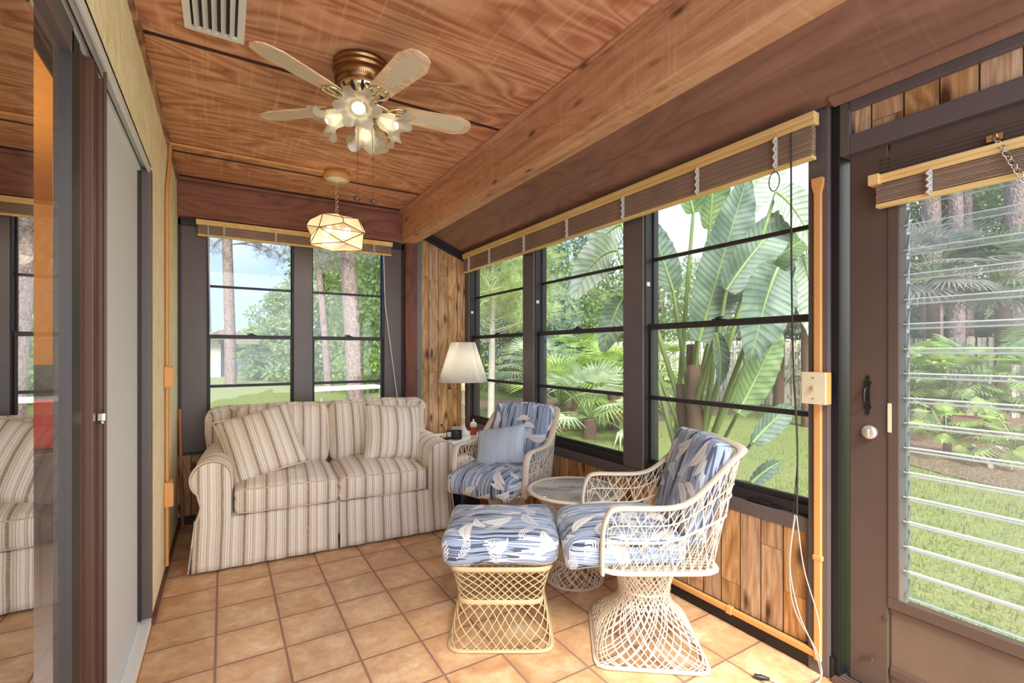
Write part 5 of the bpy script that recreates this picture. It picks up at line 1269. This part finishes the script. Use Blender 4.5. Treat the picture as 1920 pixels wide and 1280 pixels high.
# giant bird of paradise
def bleaf(par, base, tip, W, bend=(0, 0, .1), twist=0., fold=.25, face=None, pet=None, pr=.016, nl=26, ragged=0., mat_=None):
    base = Vector(base); tip = Vector(tip); L_ = (tip-base).length; ctr = (base+tip)/2+Vector(bend)
    pts = [base.lerp(ctr, t).lerp(ctr.lerp(tip, t), t) for t in [i/nl for i in range(nl+1)]]
    vs = []; uv = []; nf = 6; fdir = (Vector(face) if face else Vector((-.5, -.85, .1))).normalized()
    for i, p in enumerate(pts):
        t = i/nl; tg = (pts[min(i+1, nl)]-pts[max(i-1, 0)]).normalized(); nrm = fdir-tg*fdir.dot(tg); nrm.normalize(); s = tg.cross(nrm).normalized()
        s = (Matrix.Rotation(twist*(t-.3), 3, tg) @ s); nrm = s.cross(tg)
        w_ = W*.42*(sin(pi*min(1, t*.93+.05))**.55)*(1-.25*t)
        if ragged: w_ *= 1-ragged*abs(mn.noise(Vector((t*14, W*9, 3))))*(1 if t > .2 else 0)
        for j in range(-nf, nf+1):
            a = j/nf; q = p+s*w_*a*cos(fold*abs(a))+nrm*(abs(a)*w_*fold)+nrm*.006*sin(t*42+a*3)*abs(a)
            vs.append(q); uv.append((a, t*L_))
    N_ = 2*nf+1; b = MB().add(vs, [(i*N_+j, i*N_+j+1, (i+1)*N_+j+1, (i+1)*N_+j) for i in range(nl) for j in range(2*nf)], uv)
    lf = b.build('leaf', mat_, par, inv=inv(par))
    m = MB().tube([p for p in pts], .008, 6, rs=[.011*(1-i/nl)+.002 for i in range(nl+1)])
    if pet:
        pp_ = spline([Vector(pet[0])]+[Vector(x) for x in pet[1:]]+[base], 6); m.tube(pp_, pr, 8, rs=[lerp(pr*1.3, .0105, q/(len(pp_)-1)) for q in range(len(pp_))])
    m.build('midrib', PETI, lf, inv=inv(par)); return lf
bp = empty('bird_of_paradise', (2.95, 2.35, GZ), 0, 'giant bird of paradise plant with huge paddle leaves outside the third window', 'plant')
random.seed(6)
b = MB()
for k in range(3):
    o_ = Vector(((.0, -.1, .16)[k], (.02, -.14, .1)[k], 0)); b.tube(spline([o_, o_+Vector((.02, .0, .6)), o_+Vector((.03*k, .03, 1.25+.15*k))], 4), .06, 10, rs=[.085, .08, .075, .07, .065, .06, .055, .05, .045])
b.build('fibrous_trunk', BARKB, bp)
B0 = at(1290, 860, 3.55)
def S(k=0): return B0+Vector((random.uniform(-.12, .12), random.uniform(-.12, .12), -.1))
lv = [ # base, tip, width, bend, fold, petiole midpoints
 ((1310, 640, 3.3), (1400, 335, 3.35), .48, (0, 0, .02), .3, .1),
 ((1362, 545, 3.2), (1500, 395, 3.3), .40, (-.03, 0, .10), .35, .15),
 ((1372, 560, 3.35), (1540, 430, 3.5), .30, (0, 0, .08), .4, .2),
 ((1458, 502, 2.95), (1408, 672, 2.85), .46, (0, 0, .10), .3, 0),
 ((1383, 775, 3.0), (1462, 618, 3.1), .30, (.02, 0, .02), .3, .0),
 ((1342, 625, 3.1), (1348, 722, 3.1), .17, (.05, 0, .0), .5, 0.),
 ((1410, 830, 2.9), (1486, 760, 3.0), .22, (.0, 0, .03), .4, 0),
 ((1408, 905, 2.8), (1462, 866, 2.85), .14, (.0, 0, .02), .3, 0),
 ((1505, 480, 3.3), (1532, 640, 3.3), .42, (.06, 0, .05), .3, 0),
 ((1262, 545, 3.5), (1215, 410, 3.5), .30, (0, 0, .02), .3, 0),
 ((1300, 400, 3.5), (1265, 250, 3.5), .34, (0, 0, .02), .3, 0),
 ((1330, 430, 3.6), (1345, 260, 3.6), .34, (0, 0, .02), .3, 0),
 ((1385, 400, 3.5), (1470, 260, 3.6), .44, (0, 0, .05), .3, 0),
 ((1158, 470, 3.8), (1075, 560, 4.0), .42, (0, 0, .22), .3, 0),
 ((1165, 420, 3.9), (1110, 480, 4.0), .40, (0, 0, .1), .3, 0),
 ((1168, 560, 3.9), (1130, 660, 3.9), .34, (0, 0, .1), .3, 0),
 ((1455, 360, 3.2), (1530, 470, 3.2), .36, (0, 0, .12), .3, 0)]
for (bu, tu, W, bd, fo, rg), mi in zip(lv, (0, 0, 1, 0, 1, 0, 0, 0, 2, 0, 1, 1, 2, 2, 2, 0, 2)):
    base = at(*bu); tip = at(*tu); st_ = S(); mid = st_.lerp(base, .55)+Vector((0, 0, .05)); 
    if base.z < .9: st_ = B0+Vector((random.uniform(-.05, .2), random.uniform(-.3, .0), -.1)); mid = st_.lerp(base, .5)
    bleaf(bp, base, tip, W, bd, random.uniform(-.4, .4), fo, None, (st_, mid), .018 if base.z > .9 else .012, ragged=rg+.12, mat_=BOP[mi])
# spiky dry plant at foot of window 2
p = at(1155, 870, 4.2); dp = empty('dry_bromeliad', (p.x, p.y, GZ), 0, 'spiky brown dead-leaved plant low outside the second window', 'plant'); b = MB(); random.seed(19)
for k in range(26):
    a = random.uniform(0, 6.28); el = random.uniform(.1, 1.3); d = Vector((cos(a)*cos(el), sin(a)*cos(el), sin(el))); o_ = Vector((0, 0, .18+random.random()*.35)); L_ = random.uniform(.25, .5)
    s_ = d.orthogonal().normalized()*.028; b.add([o_-s_, o_+s_, o_+d*L_*.6+s_*.7, o_+d*L_+Vector((0, 0, -.08))], [(0, 1, 2, 3)], smooth=False)
b.tube([(0, 0, -.02), (0, 0, .5)], .06, 8); b.build('dry_leaves', plain('dead_leaf', srgb(112, 98, 88), .9, var=.2), dp)
